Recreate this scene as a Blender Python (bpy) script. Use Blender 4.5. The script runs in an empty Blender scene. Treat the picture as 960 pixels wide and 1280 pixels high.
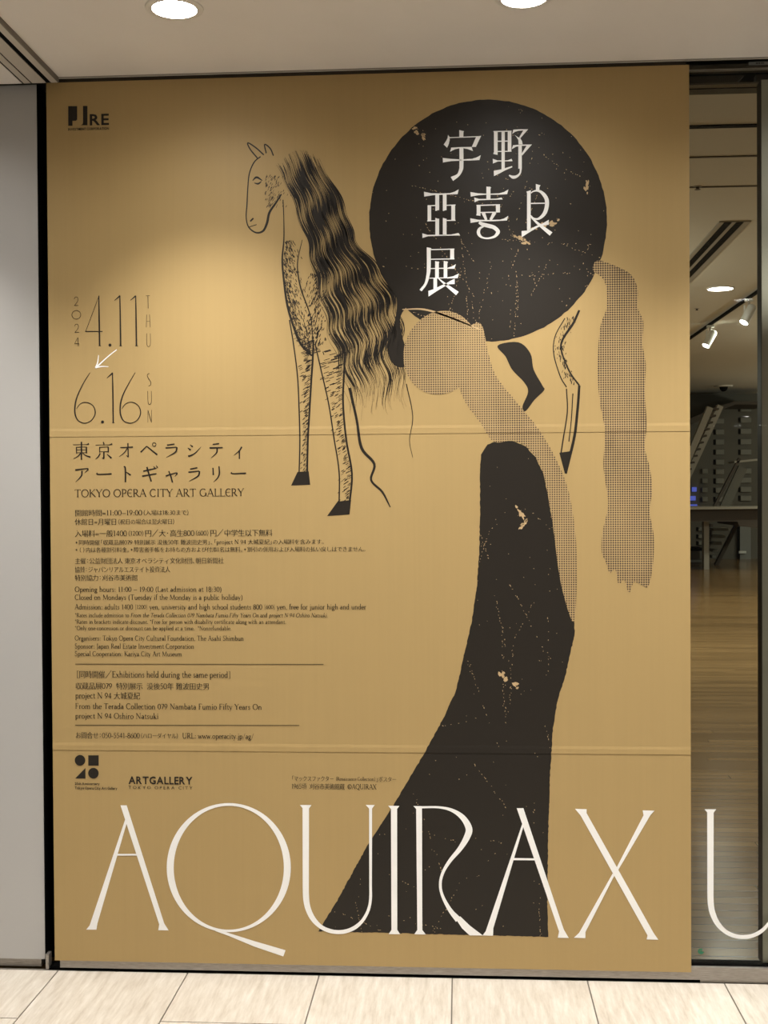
import bpy, bmesh, math, random
import numpy as np
from mathutils import Matrix, Vector
from mathutils.geometry import tessellate_polygon

# ------------------------------------------------------------------ camera, world, lights
SC = bpy.context.scene
COL = SC.collection
F_PX, YAW, PITCH, ROLL, DIST, EYE = 1504.24, 0.0637, -0.0139, -0.0060, 3.8508, 1.5521
_cy, _sy, _cp, _sp = math.cos(YAW), math.sin(YAW), math.cos(PITCH), math.sin(PITCH)
FW = np.array([-_sy*_cp, _cy*_cp, _sp])
_r0 = np.array([_cy, _sy, 0.0]); _u0 = np.cross(_r0, FW)
RT = _r0*math.cos(ROLL) + _u0*math.sin(ROLL)
UP = -_r0*math.sin(ROLL) + _u0*math.cos(ROLL)
CAM = np.array([0, -DIST, EYE])

cd = bpy.data.cameras.new('camera')
cam = bpy.data.objects.new('camera', cd); COL.objects.link(cam)
cd.sensor_fit = 'VERTICAL'; cd.sensor_height = 24.0; cd.lens = F_PX/1280*24.0
cd.clip_start = 0.05; cd.clip_end = 200
m = Matrix.Identity(4)
for i in range(3):
    m[i][0], m[i][1], m[i][2], m[i][3] = RT[i], UP[i], -FW[i], CAM[i]
cam.matrix_world = m
SC.camera = cam

SC.view_settings.view_transform = 'Standard'
SC.view_settings.look = 'None'
SC.view_settings.gamma = 1.0
SC.view_settings.use_curve_mapping = False
SC.view_settings.exposure = 0.62

wd = bpy.data.worlds.new('lobby_ambient'); SC.world = wd; wd.use_nodes = True
bg = wd.node_tree.nodes['Background']
bg.inputs[0].default_value = (1.0, 0.95, 0.88, 1); bg.inputs[1].default_value = 0.06

def ray(px, py):
    d = RT*((px-480)/F_PX) + UP*((640-py)/F_PX) + FW
    return d
def onwall(px, py, y=0.0):
    d = ray(px, py); t = (y - CAM[1])/d[1]; q = CAM + d*t
    return float(q[0]), float(q[2])
def onlevel(px, py, z):
    d = ray(px, py); t = (z - CAM[2])/d[2]; q = CAM + d*t
    return float(q[0]), float(q[1])

CEIL = onwall(300, 91.5)[1]
GCEIL = 3.90

def spot(name, loc, power, size_deg, blend=1.0, radius=.05, color=(1, .97, .92), tilt=(0, 0), parent=None):
    l = bpy.data.lights.new(name, 'SPOT'); l.energy = power; l.spot_size = math.radians(size_deg)
    l.spot_blend = blend; l.shadow_soft_size = radius; l.color = color
    o = bpy.data.objects.new(name, l); o.location = loc; o.rotation_euler = (tilt[0], tilt[1], 0)
    COL.objects.link(o)
    if parent: o.parent = parent
    return o

# positions of the two ceiling downlights the photo shows, on the ceiling plane
DL = [onlevel(218, 10, CEIL), onlevel(655, -4, CEIL)]
DX = DL[1][0]-DL[0][0]; DY = (DL[0][1]+DL[1][1])/2
W_NEAR, W_WIDE, W_FAR, W_GAL = 106, 14, 44, 1420
TILT = math.radians(5)
# rows of the same downlights further out in the lobby, beyond the frame
for k in (-2, -1, 2, 3):
    for p_, c_ in ((W_NEAR, 90), (W_WIDE, 150)): spot('lobby_lamp', (DL[0][0]+k*DX, DY, CEIL-.02), p_, c_, 1.0, tilt=(TILT, 0))
for yy in (-1.6, -3.0, -4.45):
    for k in (-2, 0, 2):
        spot('lobby_lamp', (DL[0][0]+(k+.5)*DX, yy, CEIL-.02), W_FAR, 130, 1.0, .06)
# unseen fill spots added under the gallery ceiling to light the room
for x, y, p in ((1.6, 3.5, .14), (2.6, 8.0, .36), (3.6, 13.0, .28), (8.5, 18.0, .4)):
    spot('gallery_fill_spot', (x, y, GCEIL-.04), W_GAL*p, 150, 1.0, .12, (1, .99, .86))

for x, y, p in ((.4, 9.0, 70), (6.6, 13.0, 80), (9.5, 20.0, 110)):  # bare point lights added out of view to brighten the gallery ceiling
    pl0 = bpy.data.lights.new('gallery_fill_point', 'POINT'); pl0.energy = p*.82; pl0.shadow_soft_size = .12; pl0.color = (1, .99, .84)
    po = bpy.data.objects.new('gallery_fill_point', pl0); po.location = (x, y, 2.7); COL.objects.link(po)

# ------------------------------------------------------------------ materials
def s2l(c):
    return tuple(((v/255)/12.92 if v/255 <= .04045 else ((v/255+.055)/1.055)**2.4) for v in c)
def mat(name, col, rough=.5, metal=0.0, spec=.5, emit=None, estr=0):
    M = bpy.data.materials.new(name); M.use_nodes = True
    b = M.node_tree.nodes['Principled BSDF']
    b.inputs['Base Color'].default_value = (*col, 1); b.inputs['Roughness'].default_value = rough
    b.inputs['Metallic'].default_value = metal; b.inputs['Specular IOR Level'].default_value = spec
    if emit:
        b.inputs['Emission Color'].default_value = (*emit, 1); b.inputs['Emission Strength'].default_value = estr
    return M
class NT:
    def __init__(s, M): s.t = M.node_tree; s.b = s.t.nodes['Principled BSDF']
    def n(s, typ, **kw):
        o = s.t.nodes.new(typ)
        for k, v in kw.items(): setattr(o, k, v)
        return o
    def l(s, a, b): s.t.links.new(a, b)
    def math(s, op, a, b=None):
        o = s.n('ShaderNodeMath', operation=op)
        for i, v in enumerate((a, b)):
            if v is None: continue
            if isinstance(v, (int, float)): o.inputs[i].default_value = v
            else: s.l(v, o.inputs[i])
        return o.outputs[0]
    def noise(s, vec, scale, detail=4, rough=.55):
        o = s.n('ShaderNodeTexNoise'); o.inputs['Scale'].default_value = scale
        o.inputs['Detail'].default_value = detail; o.inputs['Roughness'].default_value = rough
        s.l(vec, o.inputs['Vector']); return o.outputs['Fac']
    def pos(s, scale=(1, 1, 1), rot=(0, 0, 0)):
        g = s.n('ShaderNodeNewGeometry'); mp = s.n('ShaderNodeMapping')
        mp.inputs['Scale'].default_value = scale; mp.inputs['Rotation'].default_value = rot
        s.l(g.outputs['Position'], mp.inputs['Vector']); return mp.outputs[0]
    def ramp(s, fac, stops):
        r = s.n('ShaderNodeValToRGB'); e = r.color_ramp.elements
        while len(e) < len(stops): e.new(.5)
        for i, (p, c) in enumerate(stops): e[i].position = p; e[i].color = (*c, 1)
        s.l(fac, r.inputs[0]); return r.outputs[0]

GOLD = (.425, .297, .126); INK = (.019, .015, .011)
M = {}
M['gold'] = mat('gold_film', GOLD, .52, 0, .3)
k = NT(M['gold'])
k.l(k.ramp(k.noise(k.pos((30, 30, .6)), 3.0, 3), [(.3, tuple(c*.985 for c in GOLD)), (.7, tuple(c*1.012 for c in GOLD))]), k.b.inputs['Base Color'])
M['ink'] = mat('black_ink', INK, .5, 0, .3)
M['ink_thin'] = mat('brown_ink', (.05, .033, .016), .55, 0, .3)
M['tan'] = mat('bare_film', (.52, .37, .20), .55, 0, .3)
M['white'] = mat('white_film', (.92, .915, .90), .5, 0, .3)
def halftone(name, lo, hi):
    X = mat(name, GOLD, .55, 0, .3); q = NT(X)
    g = q.n('ShaderNodeNewGeometry'); sx = q.n('ShaderNodeSeparateXYZ'); q.l(g.outputs['Position'], sx.inputs[0])
    f = math.pi/.0052
    a = q.math('SINE', q.math('MULTIPLY', q.math('ADD', sx.outputs[0], sx.outputs[2]), f*.7071))
    b = q.math('SINE', q.math('MULTIPLY', q.math('SUBTRACT', sx.outputs[0], sx.outputs[2]), f*.7071))
    d = q.math('MULTIPLY', a, b)
    n = q.noise(q.pos((1, 1, .45)), 7.0, 3)
    mr = q.n('ShaderNodeMapRange'); q.l(n, mr.inputs[0])
    mr.inputs[1].default_value = .3; mr.inputs[2].default_value = .7; mr.inputs[3].default_value = lo; mr.inputs[4].default_value = hi
    t = q.math('GREATER_THAN', d, mr.outputs[0])
    q.l(q.ramp(t, [(0, (.43, .30, .145)), (1, (.055, .036, .022))]), q.b.inputs['Base Color'])
    return X
M['tone_light'] = halftone('light_halftone', .45, .05)
M['tone_dark'] = halftone('dark_halftone', .22, -.12)

M['panel'] = mat('painted_panel', (.47, .46, .445), .42, 0, .4)
M['ceiling'] = mat('painted_ceiling', (.72, .68, .62), .8, 0, .2)
k = NT(M['ceiling']); k.l(k.ramp(k.noise(k.pos(), 1.5, 5), [(.35, (.77, .72, .67)), (.65, (.82, .77, .715))]), k.b.inputs['Base Color'])
M['strip'] = mat('beige_strip', (.55, .50, .43), .5, 0, .4)
M['strip_dark'] = mat('dull_strip', (.20, .175, .145), .6, 0, .3)
M['black'] = mat('black_recess', (.006, .006, .006), .8, 0, .02)
M['steel'] = mat('satin_steel', (.36, .33, .30), .38, .75, .5)
k = NT(M['steel'])
k.l(k.ramp(k.noise(k.pos((4, 4, 60)), 8, 4), [(.3, (.28, .255, .23)), (.7, (.42, .39, .355))]), k.b.inputs['Base Color'])
M['bronze'] = mat('dull_bronze', (.11, .095, .07), .45, .5, .4)
M['bronze_dark'] = mat('dark_bronze', (.045, .035, .025), .5, .3, .3)
M['stile'] = mat('grey_stile', (.46, .43, .37), .45, 0, .5)
M['lamp'] = mat('lamp_glow', (1, 1, 1), .5, 0, .1, (1, .97, .92), 24)
M['lamp_dim'] = mat('far_lamp_glow', (1, 1, 1), .5, 0, .1, (1, .96, .9), 9)
M['ring'] = mat('white_ring', (.75, .71, .65), .35, 0, .5)
M['reflector'] = mat('lamp_reflector', (.9, .88, .84), .25, .2, .5)
M['tag'] = mat('tag_white', (.5, .5, .47), .5)
M['tag_ink'] = mat('tag_grey', (.16, .16, .15), .5)
M['green'] = mat('green_vinyl', (.02, .16, .07), .5)

# travertine floor: veins run away from the wall; joints drawn by real bevels in the tiles
M['travertine'] = mat('travertine', (.7, .62, .5), .38, 0, .4)
k = NT(M['travertine'])
oi = k.n('ShaderNodeObjectInfo'); v = k.pos((24, 2.6, 1), (0, 0, .05))
add = k.n('ShaderNodeVectorMath', operation='ADD'); k.l(v, add.inputs[0])
cmb = k.n('ShaderNodeCombineXYZ'); at = k.n('ShaderNodeAttribute'); at.attribute_name = 'tile'
k.l(at.outputs['Fac'], cmb.inputs[0]); k.l(at.outputs['Fac'], cmb.inputs[1]); k.l(cmb.outputs[0], add.inputs[1])
nz = k.noise(add.outputs[0], 2.2, 8, .68)
k.l(k.ramp(nz, [(.28, (.36, .312, .25)), (.44, (.46, .41, .345)), (.58, (.53, .485, .42)), (.72, (.60, .56, .50))]), k.b.inputs['Base Color'])
bp_ = k.n('ShaderNodeBump'); bp_.inputs['Strength'].default_value = .08; bp_.inputs['Distance'].default_value = .002
k.l(nz, bp_.inputs['Height']); k.l(bp_.outputs[0], k.b.inputs['Normal'])
M['joint'] = mat('tile_joint', (.13, .11, .09), .8)

# gallery wood floor: long boards across
M['wood'] = mat('wood_boards', (.3, .2, .1), .17, 0, .35)
k = NT(M['wood'])
br = k.n('ShaderNodeTexBrick'); br.offset = 0; br.inputs['Scale'].default_value = 1.0
br.inputs['Brick Width'].default_value = 1.3; br.inputs['Row Height'].default_value = .075
br.inputs['Mortar Size'].default_value = .0025; br.inputs['Bias'].default_value = 0
br.inputs['Color1'].default_value = (.31, .19, .08, 1); br.inputs['Color2'].default_value = (.195, .115, .045, 1)
br.inputs['Mortar'].default_value = (.09, .06, .03, 1)
gq = k.n('ShaderNodeNewGeometry'); sq = k.n('ShaderNodeSeparateXYZ'); k.l(gq.outputs['Position'], sq.inputs[0])
wn = k.n('ShaderNodeTexWhiteNoise', noise_dimensions='1D'); k.l(k.math('FLOOR', k.math('DIVIDE', sq.outputs[1], .075)), wn.inputs['W'])
cq = k.n('ShaderNodeCombineXYZ'); k.l(k.math('ADD', sq.outputs[0], k.math('MULTIPLY', wn.outputs['Value'], 1.3)), cq.inputs[0]); k.l(sq.outputs[1], cq.inputs[1])
k.l(cq.outputs[0], br.inputs['Vector'])
mx = k.n('ShaderNodeMix', data_type='RGBA', blend_type='MULTIPLY'); mx.inputs[0].default_value = .6
k.l(br.outputs['Color'], mx.inputs[6])
k.l(k.ramp(k.noise(k.pos((1.5, 30, 1)), 2, 5), [(.3, (.62, .6, .56)), (.7, (1, 1, 1))]), mx.inputs[7])
k.l(mx.outputs[2], k.b.inputs['Base Color'])
M['gceil'] = mat('gallery_ceiling', (.72, .69, .61), .8, 0, .2)
M['gwall'] = mat('gallery_wall', (.145, .138, .112), .7)
M['gblock'] = mat('gallery_block', (.25, .25, .215), .6)
M['gdark'] = mat('gallery_dark', (.008, .008, .007), .7, 0, .05)
M['gbeam'] = mat('gallery_beam', (.07, .055, .04), .6)
M['gstair'] = mat('gallery_stringer', (.38, .355, .30), .5)
M['gdoor'] = mat('gallery_door', (.24, .25, .23), .5)
M['blue'] = mat('blue_lit_pane', (.1, .12, .4), .5, 0, .3, (.12, .16, .75), .35)
M['spotwhite'] = mat('spot_housing', (.78, .80, .76), .3, .1, .5)

M['glass'] = bpy.data.materials.new('clear_glass'); M['glass'].use_nodes = True
t = M['glass'].node_tree; t.nodes.clear()
out = t.nodes.new('ShaderNodeOutputMaterial'); mix = t.nodes.new('ShaderNodeMixShader')
tr = t.nodes.new('ShaderNodeBsdfTransparent'); tr.inputs[0].default_value = (.93, .945, .92, 1)
gl = t.nodes.new('ShaderNodeBsdfGlossy'); gl.inputs['Roughness'].default_value = 0.0
fr = t.nodes.new('ShaderNodeFresnel'); fr.inputs[0].default_value = 1.22
t.links.new(fr.outputs[0], mix.inputs[0]); t.links.new(tr.outputs[0], mix.inputs[1]); t.links.new(gl.outputs[0], mix.inputs[2])
t.links.new(mix.outputs[0], out.inputs[0])

# ------------------------------------------------------------------ mesh helpers
def link(name, me, m=None, parent=None):
    o = bpy.data.objects.new(name, me); COL.objects.link(o)
    if m is not None:
        me.materials.append(m)
    if parent is not None: o.parent = parent; o.matrix_parent_inverse = Matrix.Identity(4)
    return o
def tag(o, label=None, cat=None, group=None, kind=None):
    if label: o['label'] = label
    if cat: o['category'] = cat
    if group: o['group'] = group
    if kind: o['kind'] = kind
    return o
def empty(name, loc, label, cat, group=None):
    o = bpy.data.objects.new(name, None); COL.objects.link(o); o.location = loc; o.empty_display_size = .1
    return tag(o, label, cat, group)
class MB:
    """collects 3-D shapes for one mesh; origin is subtracted when a parent is given"""
    def __init__(s): s.bm = bmesh.new()
    def box(s, x0, x1, y0, y1, z0, z1, bevel=0):
        vs = [s.bm.verts.new((x, y, z)) for x in (x0, x1) for y in (y0, y1) for z in (z0, z1)]
        fs = [s.bm.faces.new([vs[i] for i in q]) for q in ((0, 1, 3, 2), (4, 6, 7, 5), (0, 4, 5, 1), (2, 3, 7, 6), (0, 2, 6, 4), (1, 5, 7, 3))]
        if bevel:
            es = list({e for f in fs for e in f.edges})
            bmesh.ops.bevel(s.bm, geom=es, offset=bevel, segments=2, profile=.5, affect='EDGES')
        return s
    def bar(s, a, b, w, h, up=(0, 0, 1)):
        a, b, up = Vector(a), Vector(b), Vector(up); d = (b-a).normalized()
        r = d.cross(up).normalized(); u = r.cross(d)
        vs = [s.bm.verts.new(p + r*(i*w/2) + u*(j*h/2)) for p in (a, b) for i, j in ((-1, -1), (1, -1), (1, 1), (-1, 1))]
        for q in ((3, 2, 1, 0), (4, 5, 6, 7), (0, 1, 5, 4), (1, 2, 6, 5), (2, 3, 7, 6), (3, 0, 4, 7)): s.bm.faces.new([vs[i] for i in q])
        return s
    def lathe(s, prof, origin=(0, 0, 0), axis=(0, 0, 1), n=32, close=False):
        ax = Vector(axis).normalized(); q = ax.to_track_quat('Z', 'Y'); o = Vector(origin)
        rings = []
        for r, z in prof:
            rings.append([s.bm.verts.new(o + q @ Vector((r*math.cos(2*math.pi*i/n), r*math.sin(2*math.pi*i/n), z))) for i in range(n)])
        for a, b in zip(rings, rings[1:]):
            for i in range(n): s.bm.faces.new((a[i], a[(i+1) % n], b[(i+1) % n], b[i]))
        if close:
            s.bm.faces.new(rings[0][::-1]); s.bm.faces.new(rings[-1])
        return s
    def prism(s, pts, y0, y1):
        """polygon of (x, z) points extruded along y"""
        n = len(pts)
        a = [s.bm.verts.new((p[0], y0, p[1])) for p in pts]; b = [s.bm.verts.new((p[0], y1, p[1])) for p in pts]
        s.bm.faces.new(a); s.bm.faces.new(b[::-1])
        for i in range(n): s.bm.faces.new((a[i], b[i], b[(i+1) % n], a[(i+1) % n]))
        return s
    def build(s, name, m, parent=None, smooth=False, recalc=True):
        if parent is not None:
            bmesh.ops.translate(s.bm, verts=s.bm.verts, vec=-WP(parent))
        if recalc: bmesh.ops.recalc_face_normals(s.bm, faces=s.bm.faces)
        me = bpy.data.meshes.new(name); s.bm.to_mesh(me); s.bm.free()
        if smooth:
            for p in me.polygons: p.use_smooth = True
            me.set_sharp_from_angle(angle=math.radians(40))
        return link(name, me, m, parent)
def WP(o):
    p = Vector(o.location)
    while o.parent: o = o.parent; p = p + Vector(o.location)
    return p
def struct(mb, name, m, **kw):
    return tag(mb.build(name, m, **kw), kind='structure')

# ------------------------------------------------------------------ the room shell
LX0, RX1 = -7.0, 7.0
# lobby floor: individual stone tiles in one floor mesh over a joint bed
T0, TW, TL, GAP = -1.3249, .43, .90, .0022
yj1 = onlevel(10, 1272.6, 0)[1]          # joint seen in the odd columns
tiles = []
for i in range(-12, 19):
    off = yj1 if i % 2 else yj1 + TL/2
    y1 = 0.0
    j = 0
    ys = [0.0]
    yy = off
    while yy > -.02: yy -= TL
    yy = yy if yy < -.02 else yy-TL
    y = yy
    while y > -7: ys.append(y); y -= TL
    for a, b in zip(ys, ys[1:]): tiles.append((T0+i*TW, T0+(i+1)*TW, b, a))
rnd = random.Random(4)
verts = []; faces = []; vals = []
for x0, x1, y0, y1 in tiles:
    n = len(verts); r = rnd.uniform(0, 60)
    verts += [(x0+GAP, y0+GAP, 0), (x1-GAP, y0+GAP, 0), (x1-GAP, y1-GAP, 0), (x0+GAP, y1-GAP, 0)]; faces.append((n, n+1, n+2, n+3)); vals += [r]*4
    verts += [(x0+GAP, y0+GAP, -.004), (x1-GAP, y0+GAP, -.004), (x1-GAP, y1-GAP, -.004), (x0+GAP, y1-GAP, -.004)]
    for q in range(4): faces.append((n+q, n+4+q, n+4+(q+1) % 4, n+(q+1) % 4))
    vals += [r]*4
me = bpy.data.meshes.new('floor'); me.from_pydata(verts, [], faces)
at_ = me.attributes.new('tile', 'FLOAT', 'POINT'); at_.data.foreach_set('value', vals)
tag(link('floor', me, M['travertine']), kind='structure')
struct(MB().box(-9, 9, -19, .02, -.06, -.004), 'floor_bed', M['joint'])
struct(MB().box(-9, 9, -19, -6.9, -.004, 0), 'floor_far', M['travertine'])

# ceiling of the lobby with round cut-outs left for the lamps (lamps sit just proud of it)
XL = onwall(70, 97)[0]; XLa = onlevel(71.25, 96.9, CEIL)[0]
struct(MB().box(XLa, 9, -25, -.012, CEIL, CEIL+.1), 'ceiling', M['ceiling'])
# lowered track frame on the left, seen as stripes running towards the viewer
ZT = CEIL-.017
def lx(px, py): return onlevel(px, py, ZT)[0]
xs = [lx(72, 103.2), lx(63.8, 103.2), lx(57.5, 103.5), lx(40.5, 104.3), lx(38.6, 104.3), lx(29.5, 104), lx(26.8, 103.6)]
struct(MB().box(xs[1], xs[0], -19, -.01, ZT, CEIL+.1), 'trim_1', M['strip'])
struct(MB().box(xs[0], xs[0]+.004, -19, -.01, ZT+.001, CEIL+.1), 'trim_2', M['strip_dark'])
struct(MB().box(xs[3], xs[2], -19, -.01, ZT, CEIL+.1), 'trim_3', M['strip'])
struct(MB().box(xs[5], xs[4], -19, -.01, ZT, CEIL+.1), 'trim_4', M['strip'])
struct(MB().box(-9, xs[6], -19, -.01, ZT, CEIL+.1), 'ceiling_left', M['ceiling'])
struct(MB().box(-9, 9, -25, .3, CEIL+.1, CEIL+.13), 'ceiling_void', M['black'])

for q_, (a_, b_) in enumerate(((2, 1), (4, 3), (6, 5))): struct(MB().box(xs[a_], xs[b_], -19, -.01, ZT+.0015, CEIL+.1), 'trim_%d' % (40+q_), M['black'])  # black fill set in the track slots, standing in for their shade
# white panel wall on the left with its steel base
PXR = onwall(51, 650, .015)[0]
zt = onwall(20, 106.2, .015)[1]; zb = onwall(20, 1198.5, .015)[1]
struct(MB().box(-9, PXR, .015, .06, zb, zt, .0015), 'wall_left', M['panel'])
struct(MB().box(PXR, PXR+.002, .0155, .11, zb, zt), 'trim_29', M['black'])  # black sheet over the panel's side, painting the gap's shade onto it
zb0 = onwall(20, 1208.2, .017)[1]
xbr = onwall(51.5, 1205, .02)[0]
struct(MB().box(-9, xbr, .022, .05, zb0, zb+.01), 'baseboard_left', M['steel'])
struct(MB().box(-9, -1.30, .11, .13, -.004, CEIL+.12), 'wall_gap_back', M['black'])
gx = onwall(50.5, 650, .05)[0]
struct(MB().box(gx-.002, gx+.002, .05, .11, .0, CEIL), 'trim_5', M['bronze_dark'])
px0, px1 = onwall(57, 1200)[0], onwall(61, 1200)[0]
struct(MB().box(px0, px1, .0, .03, .004, onwall(59, 1193)[1]), 'trim_6', M['steel'])

# door leaf behind the poster, base rail, header
PX0, PX1, PZ0, PZ1 = -1.3358, .7219, .0340, 2.8968
struct(MB().box(PX0+.012, PX1-.01, 0, .04, .05, PZ1+.02), 'door_1', M['bronze_dark'])
rz1 = onwall(910, 1209.5)[1]
struct(MB().box(PX0+.016, 5, .0, .055, .009, rz1, .001), 'trim_7', M['steel'])
struct(MB().box(PX0-.03, PX1+.03, .012, .05, -.003, .009), 'trim_8', M['black'])
struct(MB().box(PX1+.03, 5, .004, .05, -.003, .009), 'trim_9', M['steel'])
struct(MB().box(PX1, 5, .012, .05, rz1, rz1+.006), 'trim_10', M['black'])
# black recess between ceiling and poster, and its thin bright edge
struct(MB().box(XL-.03, PX1, .06, .08, PZ1-.05, CEIL+.1), 'trim_11', M['black'])
struct(MB().box(XLa, 5, -.012, -.006, CEIL+.0005, CEIL+.004), 'trim_12', M['strip_dark'])
def hz(py): return onwall(900, py)[1]
struct(MB().box(XL, 5, -.006, .0, hz(75.3), hz(72.3)), 'trim_13', M['strip'])
struct(MB().box(PX1, 5, .03, .06, hz(84), hz(76)), 'trim_14', M['bronze'])
struct(MB().box(PX1, 5, .02, .03, hz(85.6), hz(83.4)), 'trim_15', M['stile'])
nx0 = onwall(932, 90)[0]; nx1 = onwall(951, 90)[0]
struct(MB().prism([(PX1, hz(95.3)), (nx0-.012, hz(95.3)), (nx0+.01, hz(86.6)), (PX1, hz(86.6))], .06, .09), 'trim_16', M['bronze_dark'])
struct(MB().box(nx1, 5, .06, .09, hz(95.3), hz(86.6)), 'trim_17', M['bronze_dark'])
struct(MB().box(PX1, 5, .095, .1, hz(98), hz(72)), 'trim_18', M['black'])
struct(MB().box(PX1, 5, .06, .092, hz(97.6), hz(95.4)), 'trim_19', M['bronze'])
struct(MB().box(-9, 9, .1, .16, hz(97), GCEIL+.1), 'wall_front', M['gwall'])

# right glass pane (one butt-jointed leaf) and the stile standing behind it
struct(MB().box(PX1-.05, 3.5, .014, .022, rz1+.004, hz(85)), 'window_1', M['glass'])
sx0 = onwall(952.6, 650, .03)[0]; sx1 = sx0+.075
st = MB().box(sx0, sx1, .03, .082, rz1, hz(97), .001); struct(st, 'window_frame', M['stile'])
struct(MB().box(sx0-.0015, sx0, .031, .082, rz1, hz(97)), 'trim_20', M['bronze_dark'])

# ------------------------------------------------------------------ the gallery behind the glass
struct(MB().box(-3, 16, .06, 36, -.06, .0), 'gallery_floor', M['wood'])
struct(MB().box(-3, 16, .16, 36, GCEIL, GCEIL+.1), 'gallery_ceiling', M['gceil'])
struct(MB().box(-3, -2.9, .1, 36, 0, GCEIL), 'gallery_wall_left', M['gwall'])
struct(MB().box(16, 16.1, .1, 36, 0, GCEIL), 'gallery_wall_right', M['gwall'])
def gl(px, py, dz=0): x, y = onlevel(px, py, GCEIL-dz); return x, y
# dark slots and joints in the ceiling
_, ya = gl(900, 158.5); _, yb = gl(900, 155.5)
struct(MB().box(-2, 12, min(ya, yb), max(ya, yb), GCEIL-.01, GCEIL+.0), 'trim_21', M['gdark'])
for py in (195.5, 233):
    _, ya = gl(900, py); struct(MB().box(-2, 12, ya-.012, ya+.012, GCEIL-.006, GCEIL), 'trim_22' if py < 200 else 'trim_23', M['gbeam'])
a = gl(861, 338); b = gl(919, 276)
d = Vector((b[0]-a[0], b[1]-a[1], 0)); a2 = Vector((a[0], a[1], 0))-d*.6; b2 = Vector((b[0], b[1], 0))
vent = empty('linear_vent', (b2[0], b2[1], GCEIL-.012), 'long dark slotted air vent set in the gallery ceiling behind the glass', 'vent')
nrm = Vector((-d.y, d.x, 0)).normalized()
MB().bar(a2+Vector((0, 0, GCEIL-.006)), b2+Vector((0, 0, GCEIL-.006)), .27, .012).build('vent_frame', M['gstair'], vent)
for s_ in (-.062, .04):
    MB().bar(a2+nrm*s_+Vector((0, 0, GCEIL-.014)), b2+nrm*s_+Vector((0, 0, GCEIL-.014)), .062, .006).build('slot', M['gdark'], vent)
# round gallery downlight
x, y = gl(900.5, 360)
o = empty('ceiling_light', (x, y, GCEIL), 'large bright round lamp in the gallery ceiling behind the glass', 'ceiling light')
MB().lathe([(.0, -.012), (.135, -.012), (.14, -.006)], (x, y, GCEIL), n=40).build('diffuser', M['lamp_dim'], o)
MB().lathe([(.14, -.002), (.14, -.014), (.155, -.012), (.158, -.001)], (x, y, GCEIL), n=40).build('trim_ring', M['ring'], o)
# lighting track and its two spotlights
TZ = GCEIL-.03
a = onlevel(852, 430, TZ); b = onlevel(958, 357, TZ)
tk = MB().bar((a[0], a[1], TZ), (b[0], b[1], TZ), .035, .03).build('lighting_track', M['gdark'])
tag(tk, 'black lighting track crossing the gallery ceiling behind the glass', 'light track')
def spotlight(px, py, label):
    # where the track passes over this pixel column
    best = None
    for i in range(400):
        f = i/399; X = a[0]+(b[0]-a[0])*f; Y = a[1]+(b[1]-a[1])*f
        v = np.array([X, Y, TZ])-CAM; u = 480+F_PX*(v@RT)/(v@FW)
        if best is None or abs(u-px) < best[0]: best = (abs(u-px), X, Y, v@FW)
    _, X, Y, dep = best
    o = empty('track_spotlight', (X, Y, TZ-.015), label, 'spotlight', 'white spotlights on the gallery ceiling track')
    z = TZ-.015
    MB().box(X-.05, X+.05, Y-.02, Y+.02, z-.03, z, .004).build('adapter', M['spotwhite'], o)
    MB().lathe([(.014, 0), (.014, -.07)], (X, Y, z-.025), n=16, close=True).build('stem', M['stile'], o)
    top = Vector((X+.045, Y, z-.085)); ax = Vector((-.50, -.22, -.86)).normalized()
    MB().box(X-.06, X-.045, Y-.012, Y+.012, z-.22, z-.07, .003).build('yoke', M['spotwhite'], o)
    MB().lathe([(.0, 0), (.045, 0), (.052, .012), (.055, .03), (.055, .235), (.05, .24)], top, ax, 28).build('housing', M['spotwhite'], o, smooth=True)
    MB().lathe([(.0, .225), (.05, .225)], top, ax, 28).build('lens', M['lamp'], o)
    return o
spotlight(936, 372, 'nearer white cylinder spotlight on the gallery track beside the frame')
spotlight(888, 405, 'farther white cylinder spotlight lower on the gallery track left of the other')
# dome camera and sprinklers on the ceiling
x, y = gl(904.5, 482)
o = empty('dome_camera', (x, y, GCEIL), 'small black dome camera far back on the gallery ceiling', 'camera')
MB().lathe([(.0, -.03), (.19, -.03), (.2, 0)], (x, y, GCEIL), n=28).build('mount_plate', M['gceil'], o)
MB().lathe([(.09, -.03)]+[(.09*math.cos(q*.26), -.03-.1*math.sin(q*.26)) for q in range(1, 6)]+[(.001, -.13)], (x, y, GCEIL), n=24).build('dome', M['gdark'], o, smooth=True)
for px, py, lb in ((871, 385.5, 'tiny dark sprinkler on the gallery ceiling left of the bright round lamp'), (872, 233, 'tiny dark sprinkler on the gallery ceiling near the top of the glass')):
    x, y = gl(px, py)
    o = empty('sprinkler', (x, y, GCEIL), lb, 'sprinkler', 'sprinklers on the gallery ceiling')
    MB().lathe([(.0, -.006), (.03, -.006), (.034, 0)], (x, y, GCEIL), n=20).build('plate', M['stile'], o)
    MB().lathe([(.012, -.006), (.012, -.02), (.024, -.024), (.0, -.028)], (x, y, GCEIL), n=14).build('nozzle', M['gbeam'], o)

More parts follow.
